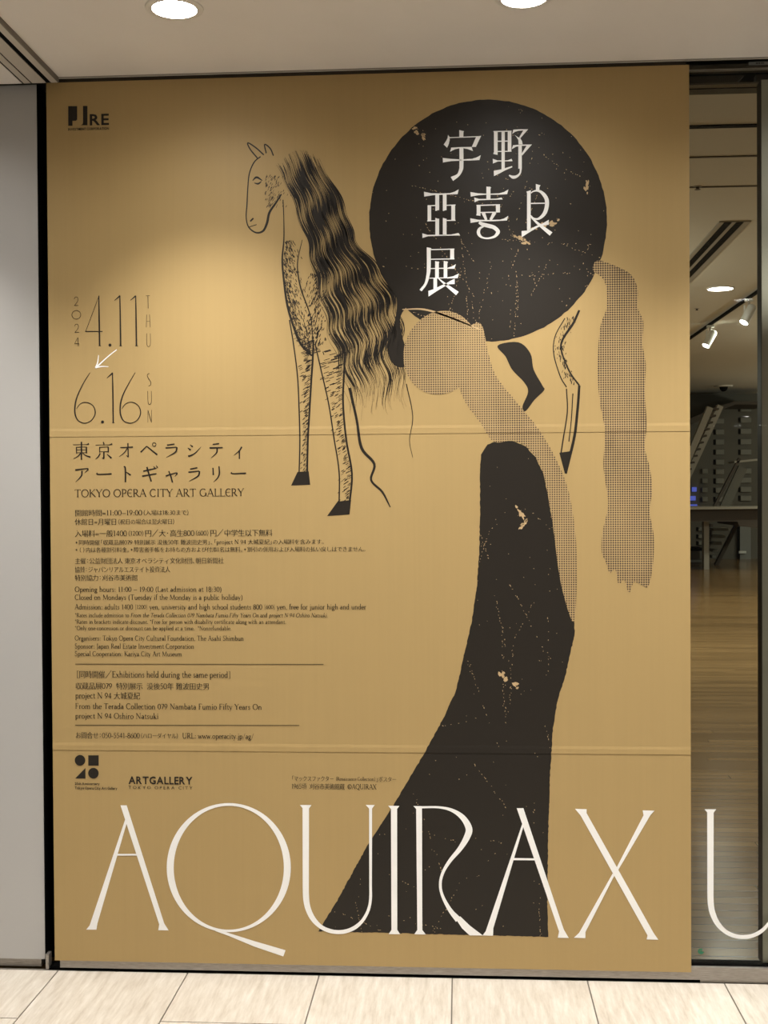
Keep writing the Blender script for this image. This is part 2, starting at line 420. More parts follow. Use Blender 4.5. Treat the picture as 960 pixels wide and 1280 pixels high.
# far end: lattice wall, stairs, mezzanine
YB = 25.0
def bw(px, py, y=YB): return onwall(px, py, y)
struct(MB().box(-3, 16, YB, YB+.2, 0, GCEIL), 'wall_back', M['gwall'])
lat = empty('block_screen', (bw(922, 560)[0], YB, 0), 'tall openwork wall of pale blocks at the far end of the gallery', 'screen')
def blocks(xl, xr, ys, h, m, nm, gap=True):
    for py in ys:
        x0, z1 = bw(xl, py); x1, z0 = bw(xr, py+h)
        MB().box(x0, x1, YB-.07, YB-.012, z0, z1, .01).build(nm, M[m], lat)
        if gap:
            g0 = bw(xl-2.2, py)[0]; g1 = bw(xl-.6, py)[0]
            MB().box(g0, g1, YB-.014, YB-.004, z0, z1).build('gap', M['gdark'], lat)
blocks(925, 938.5, [508, 522, 536, 549, 562, 585.5, 597, 608.5, 619.5], 6.6, 'gblock', 'block')
blocks(894, 904.5, [523.5, 537, 549.5, 562, 574.5, 586.5, 598, 609.5, 621], 6.4, 'gblock', 'block')
blocks(877, 884, [586, 598, 609.5, 621], 6, 'gblock', 'block', False)
blocks(872.5, 879, [659, 668, 676.5], 4.6, 'gblock', 'block')
for py, xl, xr in ((609, 864.5, 870.2), (620, 861.5, 869), (630.5, 861, 871)):
    x0, z1 = bw(xl, py); x1, z0 = bw(xr, py+5.6)
    tag(MB().box(x0, x1, YB-.07, YB-.012, z0, z1, .01).build('block', M['blue'], lat), 'block opening lit blue')
# sloping soffit over the stairs
pl = [bw(*p, 23.5) for p in ((840, 531), (861, 523.5), (905, 505.5), (918, 502), (962, 502), (962, 506), (918, 506), (905, 511), (861, 532), (840, 543))]
struct(MB().prism(pl, 23.4, 24.9), 'trim_24', M['gbeam'])
pl = [bw(*p, 24.4) for p in ((840, 534), (861, 526), (907, 507), (962, 506), (962, 508), (840, 545))]
# stairs
def beam(p0, p1, wpx, y0, y1, nm, m, par):
    (x0, z0), (x1, z1) = bw(*p0, y0), bw(*p1, y0)
    dx, dz = x1-x0, z1-z0; L = math.hypot(dx, dz); w = wpx*(DIST+y0)/F_PX/2
    nx, nz = -dz/L*w, dx/L*w
    return MB().prism([(x0+nx, z0+nz), (x1+nx, z1+nz), (x1-nx, z1-nz), (x0-nx, z0-nz)], y0, y1).build(nm, M[m], par)
s1 = empty('staircase', (bw(860, 600, 21)[0], 21, 0), 'steep pale twin-beam stair rising to the gallery ceiling at the left', 'stairs')
beam((802, 712), (888, 509), 7.5, 21.0, 21.15, 'stringer', 'gstair', s1)
beam((806, 712), (901, 507), 7.5, 21.6, 21.75, 'stringer', 'gstair', s1)
for i in range(12):
    f = i/11; beam((850+40*f, 603-92*f), (857+42*f, 603-92*f), 2.2, 21.15, 21.6, 'tread', 'gbeam', s1)
mez = tag(MB().prism([bw(*p, 20.5) for p in ((820, 638), (946, 634), (985, 634), (985, 660), (946, 660), (924, 657), (922, 652), (820, 652))], 20.5, 22.5).build('trim_25', M['gbeam']), kind='structure')
struct(MB().prism([bw(*p, 20.3) for p in ((820, 634), (985, 633.5), (985, 635.5), (820, 637.5))], 20.3, 22.5), 'trim_26', M['gstair'])
x0 = bw(880, 700, 21)[0]; x1 = bw(886.5, 700, 21)[0]
struct(MB().box(x0, x1, 21, 21.2, 0, bw(880, 652, 21)[1]), 'column', M['gstair'])
s2 = empty('staircase', (bw(900, 700, 22)[0], 22, 0), 'lower dark stair under the far landing of the gallery', 'stairs')
beam((893, 712), (922, 655), 4, 22.6, 22.75, 'stringer', 'gbeam', s2)
beam((884, 700), (890, 655), 3, 23.6, 23.75, 'stringer', 'gbeam', s2)
for i, (xl, xr, py) in enumerate(((891, 911, 660), (890, 907, 669), (890, 902.5, 677.5), (890.5, 898, 686.5), (890, 895, 694.5))):
    (xa, z1), (xb, z0) = bw(xl, py, 23), bw(xr, py+3.4, 23)
    MB().box(xa, xb, 23, 23.5, z0, z1, .01).build('tread', M['gblock'], s2)
s3 = empty('staircase', (bw(900, 630, 22)[0], 22, 0), 'upper dark stair climbing from the far landing towards the right', 'stairs')
beam((892, 636), (925, 573), 3, 22.0, 22.12, 'stringer', 'gbeam', s3)
beam((905, 636), (929, 584), 11, 22.2, 22.3, 'side_panel', 'gwall', s3)
beam((918, 577.5), (952, 574), 2.4, 22.0, 22.6, 'landing', 'gstair', s3)
# far door
x0, z1 = bw(925, 658, 24.9); x1, _ = bw(938.5, 658, 24.9); xd = bw(922.6, 658, 24.9)[0]
struct(MB().box(x0, x1, 24.9, 24.96, 0, z1), 'door_2', M['gdoor'])
struct(MB().box(xd, x0, 24.9, 24.98, 0, z1), 'trim_27', M['gdark'])
hx, hz_ = bw(927, 690, 24.8)
hd = MB().box(hx-.05, hx+.12, 24.84, 24.9, hz_-.04, hz_+.02, .01).build('door_handle', M['spotwhite']); tag(hd, kind='structure')
# low dark counter under the screen at the left
x0, x1 = bw(846, 690, 22.5)[0], bw(878.5, 690, 22.5)[0]
o = empty('counter', ((x0+x1)/2, 22.8, 0), 'low dark counter under the blocks at the far left of the gallery', 'counter')
zt_ = bw(860, 684.5, 22.5)[1]
MB().box(x0, x1, 22.5, 23.1, zt_-.07, zt_, .01).build('counter_top', M['gdark'], o)
MB().box(x0+.05, x1-.05, 22.58, 23.0, 0, zt_-.07).build('body', M['gbeam'], o)
MB().box(x0, x1, 22.55, 22.58, bw(860, 703, 22.5)[1], bw(860, 700, 22.5)[1]).build('kick_rail', M['gdoor'], o)

# ------------------------------------------------------------------ lobby downlights
def downlight(x, y, label, power, group=None, cone=96, lit=True, rad=.062):
    o = empty('ceiling_light', (x, y, CEIL), label, 'ceiling light', group)
    MB().lathe([(rad, -.001), (rad, -.005), (rad+.012, -.006), (rad+.018, -.003), (rad+.019, 0)], (x, y, CEIL), n=48).build('trim_ring', M['ring'], o, smooth=True)
    MB().lathe([(rad, -.0045), (rad*.86, -.002), (rad*.84, -.0012)], (x, y, CEIL), n=48).build('reflector', M['lamp'], o, smooth=True)
    MB().lathe([(.0, -.001), (rad*.84, -.001)], (x, y, CEIL), n=48).build('lamp', M['lamp'], o)
    MB().lathe([(rad*.78, -.002), (rad*.79, -.0045), (rad*.82, -.0045), (rad*.83, -.002)], (x, y, CEIL), n=48).build('baffle', M['steel'], o)
    if power: 
        for p_, c_ in ((power, 90), (power*W_WIDE/W_NEAR, 150)): spot('lamp_light', (0, 0, -.012), p_, c_, 1.0, .05, tilt=(TILT, 0), parent=o)
    return o
downlight(DL[0][0], DL[0][1], 'round lit ceiling downlight above the left half of the poster', W_NEAR)
downlight(DL[1][0], DL[1][1], 'round lit ceiling downlight cut by the top edge, above the right half', W_NEAR)
# lamps behind the viewer that show as reflections in the glass
def mirrored(px, py):
    d = ray(px, py); g = .014; t = (g-CAM[1])/d[1]; q = CAM+d*t; d2 = d*np.array([1, -1, 1]); s = (CEIL-q[2])/d2[2]; e = q+d2*s
    return float(e[0]), float(e[1])
x, y = mirrored(930, 373.5)
downlight(x, y, 'round lamp in the lobby ceiling, mirrored in the glass as a grey disc', 0)
for px, py in ((937, 520.3), (897, 532.5), (925, 532), (883, 543.5), (953, 531.5)):
    x, y = mirrored(px, py)
    if y > -24: downlight(x, y, 'far lobby ceiling lamp mirrored in the glass as a short bright dash', 0, 'far lobby lamps mirrored in the glass', rad=.11)

# ------------------------------------------------------------------ poster: film sheets
poster = empty('exhibition_poster', (0, -.001, PZ0), 'tall gold exhibition poster covering the left glass doors from floor to ceiling', 'poster')
SEAMS = []
for (yl, yr, el, er) in ((535.2, 532.6, 545.3, 539.6), (935.6, 932.4, 940.5, 943.6)):
    SEAMS.append(None)
SEAMS = [(onwall(440, 534.0)[1], onwall(440, 543.0)[1]), (onwall(440, 932.0)[1], onwall(440, 940.0)[1])]
RISE, YF = .0009, -.003
def surf(z):
    for zr, ze in SEAMS:
        if z <= zr+.004 and z > ze: return YF - RISE*min(1, (zr+.004-z)/.009)
    return YF
CUTS = []
for zr, ze in SEAMS: CUTS += [zr+.004, zr-.005, ze+.0001, ze-.0004]
def sheet(z0, z1, cuts):
    zs = sorted({z0, z1, *[c for c in cuts if z0 < c < z1]})
    b = MB(); n = 12
    def fy(z): return surf(z) if z > z0+1e-7 else surf(z0+1e-5)
    fr_ = [(fy(z), z) for z in zs]
    bk = [(-.001, z) for z in zs[::-1]]
    pr = fr_+bk
    A = [b.bm.verts.new((PX0, y, z)) for y, z in pr]; B = [b.bm.verts.new((PX1, y, z)) for y, z in pr]
    for i in range(len(pr)):
        j = (i+1) % len(pr); b.bm.faces.new((A[i], A[j], B[j], B[i]))
    b.bm.faces.new(A); b.bm.faces.new(B[::-1])
    return b.build('film_sheet', M['gold'], poster)
sheet(SEAMS[0][1]+.0001, PZ1, CUTS); sheet(SEAMS[1][1]+.0001, SEAMS[0][1]-.0004, CUTS); sheet(PZ0, SEAMS[1][1]-.0004, CUTS)

# ------------------------------------------------------------------ printing on the film
class Print:
    """flat ink shapes given as (x, z) wall coordinates"""
    def __init__(s): s.v = []; s.f = []; s.k = []; s.n = 0
    def mark(s):
        s.n += 1; s.k += [(s.n % 6)*2e-5]*(len(s.v)-len(s.k))
    def poly(s, pts, holes=()):
        loops = [list(pts)]+[list(h) for h in holes]
        base = len(s.v); flat = [p for l in loops for p in l]
        s.v += flat
        for tri in tessellate_polygon([[Vector((p[0], p[1], 0)) for p in l] for l in loops]): s.f.append(tuple(base+i for i in tri))
        s.mark(); return s
    def ribbon(s, pts, ws, closed=False):
        n = len(pts); P = np.array(pts, float)
        if not hasattr(ws, '__len__'): ws = [ws]*n
        d = np.zeros_like(P)
        if closed: d = np.roll(P, -1, 0)-np.roll(P, 1, 0)
        else: d[1:-1] = P[2:]-P[:-2]; d[0] = P[1]-P[0]; d[-1] = P[-1]-P[-2]
        d /= (np.linalg.norm(d, axis=1)[:, None]+1e-12)
        N = np.stack([-d[:, 1], d[:, 0]], 1); W = np.array(ws, float)[:, None]/2
        L, R = P+N*W, P-N*W; b = len(s.v)
        s.v += [tuple(q) for q in L]+[tuple(q) for q in R]
        for i in range(n if closed else n-1):
            j = (i+1) % n; s.f.append((b+i, b+j, b+n+j, b+n+i))
        s.mark(); return s
    def mesh(s, verts, tris):
        b = len(s.v); s.v += verts; s.f += [tuple(b+i for i in t) for t in tris]; s.mark(); return s
    def build(s, name, m, layer, label=None, parent=None, plane=None):
        bm = bmesh.new(); vs = [bm.verts.new((p[0], -k_, p[1])) for p, k_ in zip(s.v, s.k)]
        for f in s.f:
            if len(set(f)) > 2:
                try: bm.faces.new([vs[i] for i in f])
                except ValueError: pass
        zs = [p[1] for p in s.v]
        if plane is None:
            for c in CUTS:
                if min(zs) < c < max(zs):
                    bmesh.ops.bisect_plane(bm, geom=bm.verts[:]+bm.edges[:]+bm.faces[:], dist=1e-7, plane_co=(0, 0, c), plane_no=(0, 0, 1))
        for f in bm.faces:
            f.normal_update()
            if f.normal.y > 0: f.normal_flip()
        for v_ in bm.verts: v_.co.y += (surf(v_.co.z) if plane is None else plane) - .00013*layer
        par = poster if parent is None else parent
        if par: bmesh.ops.translate(bm, verts=bm.verts, vec=-WP(par))
        me = bpy.data.meshes.new(name); bm.to_mesh(me); bm.free()
        o = link(name, me, m, par or None)
        if label: o['label'] = label
        return o
def smooth(pts, ws=None, n=8, closed=False):
    """Catmull-Rom through the points, widths alongside"""
    P = np.array([(*p, (w if ws is not None else 0)) for p, w in zip(pts, ws if ws is not None and hasattr(ws, '__len__') else [ws or 0]*len(pts))], float)
    if closed: Q = np.vstack([P[-1:], P, P[:2]])
    else: Q = np.vstack([2*P[:1]-P[1:2], P, 2*P[-1:]-P[-2:-1]])
    out = []
    for i in range(1, len(Q)-2):
        p0, p1, p2, p3 = Q[i-1:i+3]
        for k_ in range(n):
            t = k_/n
            out.append(.5*((2*p1)+(-p0+p2)*t+(2*p0-5*p1+4*p2-p3)*t*t+(-p0+3*p1-3*p2+p3)*t**3))
    if not closed: out.append(P[-1])
    out = np.array(out)
    return [tuple(q[:2]) for q in out], [max(1e-4, q[2]) for q in out]
PXW = 3.8508/F_PX                     # metres on the wall per photo pixel
def pw(ps, o=(0, 0, 1)): return [onwall(o[0]+p[0]/o[2], o[1]+p[1]/o[2]) for p in ps]
def stroke(pr, pts, ws, o=(0, 0, 1), sm=True, closed=False):
    """stroke in picture measure, laid on the wall"""
    if not hasattr(ws, '__len__'): ws = [ws]*len(pts)
    if len(ws) != len(pts): ws = list(np.interp(np.linspace(0, 1, len(pts)), np.linspace(0, 1, len(ws)), ws))
    if sm and len(pts) > 2: pts, ws = smooth(pts, ws, 6, closed)
    return pr.ribbon(pw(pts, o), [w/o[2]*PXW for w in ws], closed)

# ---- the plain printed picture: dark disc, flared column, halftone figure, horse, halftone ribbon
R_ = random.Random(11)
def rough_edge(pts, amp, step=3.0):
    out = []
    n = len(pts)
    for i in range(n):
        a, b = pts[i], pts[(i+1) % n]; L = math.dist(a, b); m_ = max(1, int(L/step))
        for k_ in range(m_):
            f = k_/m_; out.append((a[0]+(b[0]-a[0])*f+R_.uniform(-amp, amp), a[1]+(b[1]-a[1])*f+R_.uniform(-amp, amp)))
    return out
DC, DRX, DRY = (610, 276), 148.5, 151
disc = [(DC[0]+DRX*math.cos(q/90*math.pi), DC[1]+DRY*math.sin(q/90*math.pi)) for q in range(180)]
Print().poly(pw(rough_edge(disc, .45))).build('disc', M['ink'], 2, 'large dark round print behind the white title')
robe = [(600, 640), (600, 590), (601, 568), (609, 556), (622, 551), (640, 551), (657, 558), (669, 571), (679, 592), (686, 626), (692, 663), (698, 708), (705, 745), (717, 772), (718.5, 791), (707, 843), (697, 875), (691, 910), (687, 978), (685, 1057), (684, 1136), (685.6, 1170.7), (398, 1163.6), (420, 1128), (459, 1057), (495, 1001), (530, 942), (554, 898), (570, 863), (580, 819), (589, 780), (596, 735), (599, 690)]
Print().poly(pw(rough_edge(robe, .45))).build('column_print', M['ink'], 2, 'tall dark flared print widening to the foot of the poster')

def inside(pt, poly):
    c = False; j = len(poly)-1
    for i in range(len(poly)):
        a, b = poly[i], poly[j]
        if (a[1] > pt[1]) != (b[1] > pt[1]) and pt[0] < (b[0]-a[0])*(pt[1]-a[1])/(b[1]-a[1])+a[0]: c = not c
        j = i
    return c
def scratches(poly, bounds, nlines, nspeck, seed, label, blots=()):
    r = random.Random(seed); pr = Print(); x0, y0, x1, y1 = bounds
    def chip(x, y, a, l, w):
        c, s = math.cos(a), math.sin(a); n = 6
        q = [(x+c*l*math.cos(t)*r.uniform(.6, 1.1)-s*w*math.sin(t)*r.uniform(.6, 1.1), y+s*l*math.cos(t)*r.uniform(.6, 1.1)+c*w*math.sin(t)*r.uniform(.6, 1.1)) for t in [2*math.pi*i/n for i in range(n)]]
        if all(inside(p, poly) for p in q): pr.poly(pw(q))
    for _ in range(nlines):
        x, y = r.uniform(x0, x1), r.uniform(y0, y1)
        a = r.choice([r.gauss(1.45, .18), r.gauss(.05, .12), r.gauss(.6, .25), r.gauss(1.95, .2)])
        L = r.uniform(40, 130); s = 0; dens = r.uniform(.3, .75)
        while s < L:
            a += r.gauss(0, .015); st = r.uniform(2.0, 4.5)
            x += math.cos(a)*st; y += math.sin(a)*st; s += st
            if r.random() < dens: chip(x+r.gauss(0, .5), y+r.gauss(0, .5), a+r.gauss(0, .35), r.uniform(.5, 1.5), r.uniform(.25, .6))
    for _ in range(nspeck):
        chip(r.uniform(x0, x1), r.uniform(y0, y1), r.uniform(0, 3), r.uniform(.3, .9), r.uniform(.25, .6))
    for (bx, by, ang, L, w) in blots:
        for _ in range(14):
            t = r.uniform(-1, 1); chip(bx+math.cos(ang)*L*t+r.gauss(0, w*.5), by+math.sin(ang)*L*t+r.gauss(0, w*.5), ang+r.gauss(0, .4), r.uniform(1.5, 4), r.uniform(.8, w))
    o = pr.build('worn_flecks', M['tan'], 3, label); o['kind'] = 'stuff'
    return o
scratches(disc, (465, 130, 755, 425), 34, 190, 5, 'pale worn flecks across the dark disc', ((680, 282, -.25, 24, 3.4), (522, 166, .6, 12, 2.6), (652, 300, .5, 10, 2.5), (734, 235, 1.5, 9, 2)))
scratches(robe, (400, 555, 718, 1168), 44, 230, 8, 'pale worn flecks across the dark column', ((636, 850, .65, 14, 3), (650, 640, .9, 8, 2.2), (655, 655, 2.2, 8, 2)))

# plain faceless figure in halftone: egg head, neck and back
head = []
for q in range(48):
    t = 2*math.pi*q/48; x, y = 46*math.cos(t), 53*math.sin(t); c, s = math.cos(.32), math.sin(.32)
    head.append((551+x*c-y*s, 441+x*s+y*c))
head = [p for p in head]
body, _ = smooth([(600, 404), (610, 440), (620, 470), (645, 502), (672, 535), (694, 572), (710, 612), (719, 665), (721, 720), (717, 777), (704, 742), (697, 705), (692, 663), (686, 626), (679, 592), (669, 571), (657, 558), (640, 551), (617, 552), (600, 528), (583, 505), (572, 480), (566, 455), (575, 420)], None, 5, True)
Print().poly(pw(head)).build('head_print', M['tone_light'], 5, 'plain halftone egg-shaped head')
pf = Print().poly(pw(body))
pf.build('figure_print', M['tone_light'], 4, 'pale halftone figure with a long neck and back')
pl_ = Print(); stroke(pl_, [(503, 387), (530, 387), (560, 396), (600, 412)], [1.2, 2.2, 2.2, 1.4]); pl_.build('brim_line', M['tan'], 5, 'thin pale line along the brow')

# halftone ribbon at the right
rib, _ = smooth([(741, 338), (746, 326), (765, 331), (788, 343), (797, 362), (797, 385), (804, 402), (803, 430), (807, 455), (806, 490), (808, 530), (806, 560), (812, 585), (815, 612), (812, 640), (817, 670), (816, 705), (810, 733), (800, 730), (792, 728), (786, 741), (780, 725), (773, 730), (769, 712), (762, 716), (757, 702), (752, 690), (753, 665), (760, 632), (757, 605), (754, 580), (756, 540), (750, 505), (747, 470), (748, 430), (751, 405), (758, 385), (758, 362), (753, 348)], None, 5, True)
Print().poly(pw(rib)).build('ribbon_print', M['tone_dark'], 4, 'long wavy halftone ribbon hanging at the right')

# a plain horse in pen strokes: outline, hatching, long combed mane
hp = Print()
def line(pts, w=1.6): stroke(hp, pts, w)
line([(326, 196), (318, 203), (312, 217), (310, 235), (309, 255), (308, 272), (311, 284), (320, 291), (329, 289), (334, 279), (337, 266), (345, 254), (352, 243)], [1.4, 1.6, 1.4, 1.6, 1.4, 1.8, 2.6, 3.2, 2.6, 1.6])
line([(322, 198), (313, 187), (310, 179), (320, 185), (330, 194)], 1.6)
line([(333, 192), (331, 181), (338, 186), (342, 195)], 1.6)
line([(316, 226), (321, 222), (328, 226)], [.8, 2.6, 1]); line([(318, 229), (323, 230), (327, 227)], [.8, 2.2, .8])
line([(313, 277), (317, 273)], 2.0); line([(312, 284), (321, 281)], 1.0)
line([(354, 250), (355, 275), (355, 300), (353, 325), (355, 350), (359, 380), (366, 405), (376, 430), (390, 445)], [1.2, 1.2, 1.6, 2.2, 2.6, 2.8, 2.8, 2.8, 2])
line([(378, 300), (372, 330), (376, 360), (388, 395), (392, 430)], [.7, 1.4, 1.8, 1.4, .7])
# two straight front legs and hooves
def leg(Lp, Rp, hoof, dark=.5, seed=1):
    r = random.Random(seed)
    line(Lp, [1.6, 1.6]); line(Rp, [2.4, 2.4])
    hp.poly(pw(hoof))
    A = np.array(smooth(Lp, None, 10)[0]); B = np.array(smooth(Rp, None, 10)[0]); n = min(len(A), len(B))
    for i in range(n-1):
        for _ in range(4):
            t = 1-abs(r.gauss(0, .3))*dark*1.8
            if t < .05: continue
            f = r.random(); a_ = A[i]+(A[i+1]-A[i])*f; b_ = B[i]+(B[i+1]-B[i])*f
            p = a_+(b_-a_)*t; hp.ribbon(pw([tuple(p), tuple(p+np.array([-(b_-a_)[0]*.22, 2.2]))]), .6*PXW*r.uniform(.7, 1.6))
leg([(362, 400), (367, 430), (372, 470), (374, 510), (375, 550), (374, 594)], [(392, 425), (391, 450), (389, 480), (387, 515), (385, 550), (384, 594)], [(372, 590), (386, 589), (388, 606), (364, 607)], .55, 3)
leg([(394, 430), (402, 465), (411, 505), (418, 550), (424, 590), (424, 632)], [(432, 440), (430, 470), (429, 505), (433, 550), (440, 592), (437, 630)], [(422, 627), (439, 625), (437, 643), (409, 645)], .8, 5)
# chest hatching
r = random.Random(21)
for _ in range(420):
    t = r.random(); y = 300+140*t; xl = np.interp(y, [300, 325, 350, 380, 405, 430, 445], [355, 353, 355, 359, 366, 376, 390]); x = xl+abs(r.gauss(0, 9))+1
    hp.ribbon(pw([(x, y), (x+r.uniform(.5, 2), y+r.uniform(2, 4.5))]), r.uniform(.5, 1.1)*PXW)
for _ in range(240):
    x = 395+r.gauss(0, 6); y = r.uniform(340, 430)
    hp.ribbon(pw([(x, y), (x-r.uniform(.5, 2), y+r.uniform(2, 4.5))]), r.uniform(.5, 1.1)*PXW)
for _ in range(150):
    x = 340+r.gauss(0, 8); y = 258-r.random()*40
    hp.ribbon(pw([(x, y), (x-1.2, y+2.4)]), r.uniform(.4, .8)*PXW) if x > 332 else None
# hind quarters below the disc: simple legs
def solid(pts): hp.poly(pw(pts))
solid(smooth([(622, 432), (648, 428), (663, 442), (667, 462), (678, 482), (680, 488), (668, 500), (657, 514), (653, 508), (660, 490), (655, 478), (640, 462), (632, 446)], None, 5, True)[0])
line([(724, 388), (716, 405), (703, 425), (702, 440), (712, 465), (724, 482)], [2.6, 3, 2.6, 2, 2, 2]); line([(706, 398), (694, 420), (692, 442), (700, 470), (708, 484)], [1.2, 1.4])
line([(724, 482), (722, 510), (718, 545), (711, 575), (707, 592)], [3, 3.2, 3.4, 3.4, 3]); line([(708, 486), (709, 515), (704, 548), (701, 568)], [1.4, 1.6]); line([(716, 492), (714, 525), (711, 552)], 1.2)
solid([(699, 566), (713, 564), (709, 580), (706, 592)])
for _ in range(120):
    y = r.uniform(395, 480); x = np.interp(y, [390, 425, 440, 480], [718, 700, 699, 716])+r.gauss(0, 3)
    hp.ribbon(pw([(x, y), (x+r.uniform(-1, 1), y+r.uniform(1.5, 4))]), r.uniform(.5, 1.0)*PXW)
# dark flank between mane and figure
solid(smooth([(487, 332), (505, 338), (530, 352), (524, 370), (508, 384), (500, 400), (504, 425), (514, 450), (512, 457), (498, 459), (488, 450), (485, 430), (494, 400), (496, 375), (490, 352)], None, 4, True)[0])
hp.build('horse_print', M['ink'], 3, 'plain pen-drawn horse facing left')
# mane strands combed from the crest downwards
mp = Print(); r = random.Random(31)
LM = np.array(smooth([(346, 206), (364, 245), (384, 300), (395, 350), (409, 400), (425, 450), (440, 508)], None, 14)[0])
RM = np.array(smooth([(398, 198), (430, 255), (445, 300), (480, 345), (500, 390), (503, 440), (511, 496)], None, 14)[0])
def strand(f, i0, i1, dx, wid, tip):
    P = LM*(1-f)+RM*f; P = P.copy(); n_ = len(P); s_ = np.arange(n_)
    P[:, 1] -= 14*math.sin(math.pi*f)*np.exp(-s_/12.0)
    P[:, 1] += tip*(s_/n_)**3
    amp = (1.0+2.6*s_/n_); P[:, 0] += amp*np.sin(s_*.50+f*2.2)+dx
    P = P[i0:i1]; n_ = len(P)
    w = wid*np.sin(np.linspace(.35, 2.9, n_))*(0.75+.45*np.sin(s_[i0:i1]*.5+f*9))
    mp.ribbon(pw([tuple(q) for q in P]), [max(.15, q)*PXW for q in w])
n_ = len(LM)
for i in range(56):
    f = (i+r.uniform(-.3, .3))/55; strand(f, r.randrange(0, 5), n_-r.randrange(0, 6), 0, r.uniform(.7, 1.3), r.gauss(4, 9)+10*math.sin(math.pi*f))
for i in range(520):
    f = r.random(); a_ = r.randrange(0, n_-16); strand(f, a_, a_+r.randrange(8, 16), r.uniform(-1.5, 1.5), r.uniform(.6, 1.9), 8)
for pts in ([(437, 485), (446, 525), (452, 560), (468, 580), (464, 600), (478, 615), (488, 634)], [(508, 480), (516, 520), (512, 550), (516, 572)]):
    stroke(mp, pts, [3.5, 3, 4, 2.5, 3, 1.2] if len(pts) > 4 else [1.2, 1, .8, .5])
mp.build('mane_print', M['ink'], 4, 'long wavy combed mane of the printed horse')

# ------------------------------------------------------------------ lettering
# white title, six characters
def chars(name, strokes_, polys, o, label):
    pr = Print()
    for pts, w in strokes_: stroke(pr, pts, w, o)
    for p in polys: pr.poly(pw(p, o))
    return pr.build(name, M['white'], 6, label)
s16 = 16.0
chars('title_character', [([(508, 480), (508, 830), (495, 930), (440, 1030), (318, 1105)], [80, 80, 74, 60, 92]), ([(265, 280), (890, 258)], [18, 18])],
      [[(466, 128), (560, 152), (548, 175), (548, 268), (466, 270)], [(240, 222), (270, 262), (274, 330), (255, 410), (222, 482), (155, 418), (200, 350), (230, 290)],
       [(805, 255), (902, 245), (798, 465), (715, 465)], [(305, 478), (510, 468), (712, 465), (740, 548), (640, 510), (550, 492), (470, 492), (380, 512), (283, 560)],
       [(135, 685), (300, 704), (510, 716), (510, 738), (300, 750), (140, 776)], [(508, 714), (720, 702), (810, 675), (895, 630), (868, 728), (700, 738), (508, 740)]], (545, 155, s16), 'white character 宇')
chars('title_character', [([(302, 150), (302, 915)], [64, 64]), ([(155, 150), (155, 600)], [72, 72]), ([(430, 150), (430, 555)], [72, 72]), ([(110, 158), (470, 150)], 20), ([(190, 352), (400, 348)], 20), ([(190, 556), (470, 552)], 18),
       ([(640, 440), (640, 900)], [68, 68]), ([(655, 890), (640, 985), (580, 1050), (500, 1070), (420, 1030)], [40, 34, 50, 62, 20])],
      [[(118, 560), (190, 590), (190, 625), (105, 606)], [(95, 702), (190, 735), (480, 735), (480, 752), (200, 755), (98, 798)], [(340, 735), (400, 730), (470, 702), (490, 748), (340, 752)],
       [(115, 942), (265, 912), (480, 846), (485, 872), (330, 940), (240, 990), (118, 1050)],
       [(505, 120), (620, 112), (802, 112), (640, 300), (622, 272), (705, 135), (600, 145), (540, 165), (484, 205)], [(530, 225), (590, 265), (650, 300), (680, 350), (692, 415), (610, 415), (606, 330), (575, 275)],
       [(500, 430), (640, 420), (878, 416), (680, 640), (672, 600), (770, 440), (640, 445), (560, 462), (472, 512)]], (610, 155, s16), 'white character 野')
chars('title_character', [([(425, 210), (425, 530)], [78, 78]), ([(574, 210), (574, 530)], [74, 74]), ([(425, 700), (425, 1030)], [76, 76]), ([(574, 700), (574, 1030)], [74, 74]), ([(268, 438), (268, 745)], [72, 72]), ([(744, 425), (744, 735)], [76, 76]),
       ([(235, 440), (390, 436)], 20), ([(610, 432), (790, 425)], 20), ([(225, 744), (390, 740)], 20), ([(610, 735), (790, 732)], 20)],
      [[(160, 160), (300, 190), (500, 195), (680, 188), (770, 160), (855, 112), (832, 210), (600, 218), (360, 228), (165, 258)], [(388, 520), (470, 520), (390, 548)], [(536, 520), (622, 520), (540, 548)], [(388, 684), (472, 708), (390, 720)], [(538, 682), (620, 704), (540, 720)],
       [(128, 990), (230, 1022), (400, 1020), (700, 1015), (850, 985), (885, 1034), (500, 1042), (240, 1050), (130, 1086)]], (520, 230, s16), 'white character 亞')
chars('title_character', [([(488, 140), (488, 390)], [80, 80]), ([(292, 515), (292, 715)], [76, 76]), ([(678, 500), (678, 655)], [80, 80]), ([(250, 514), (720, 500)], 22), ([(330, 655), (640, 650)], 22),
       ([(385, 660), (445, 805)], [72, 48]), ([(612, 655), (530, 805)], [76, 48]),
       ([(300, 850), (370, 890), (480, 920), (590, 950), (665, 1010), (675, 1060), (610, 1135), (490, 1170), (380, 1160), (310, 1110), (288, 1040), (320, 970), (400, 930)], [50, 74, 78, 76, 76, 74, 50, 34, 34, 58, 66, 50, 26])],
      [[(128, 246), (280, 272), (460, 280), (460, 298), (280, 312), (135, 338)], [(528, 278), (700, 272), (800, 245), (888, 192), (862, 290), (700, 300), (528, 300)], [(205, 356), (300, 384), (500, 382), (650, 378), (750, 355), (772, 395), (500, 404), (300, 412), (210, 452)],
       [(450, 135), (545, 155), (528, 180), (450, 170)], [(255, 680), (330, 700), (328, 725), (243, 708)], [(125, 770), (280, 800), (480, 805), (720, 798), (800, 775), (885, 722), (858, 815), (600, 830), (330, 832), (130, 864)]], (580, 225, s16), 'white character 喜')
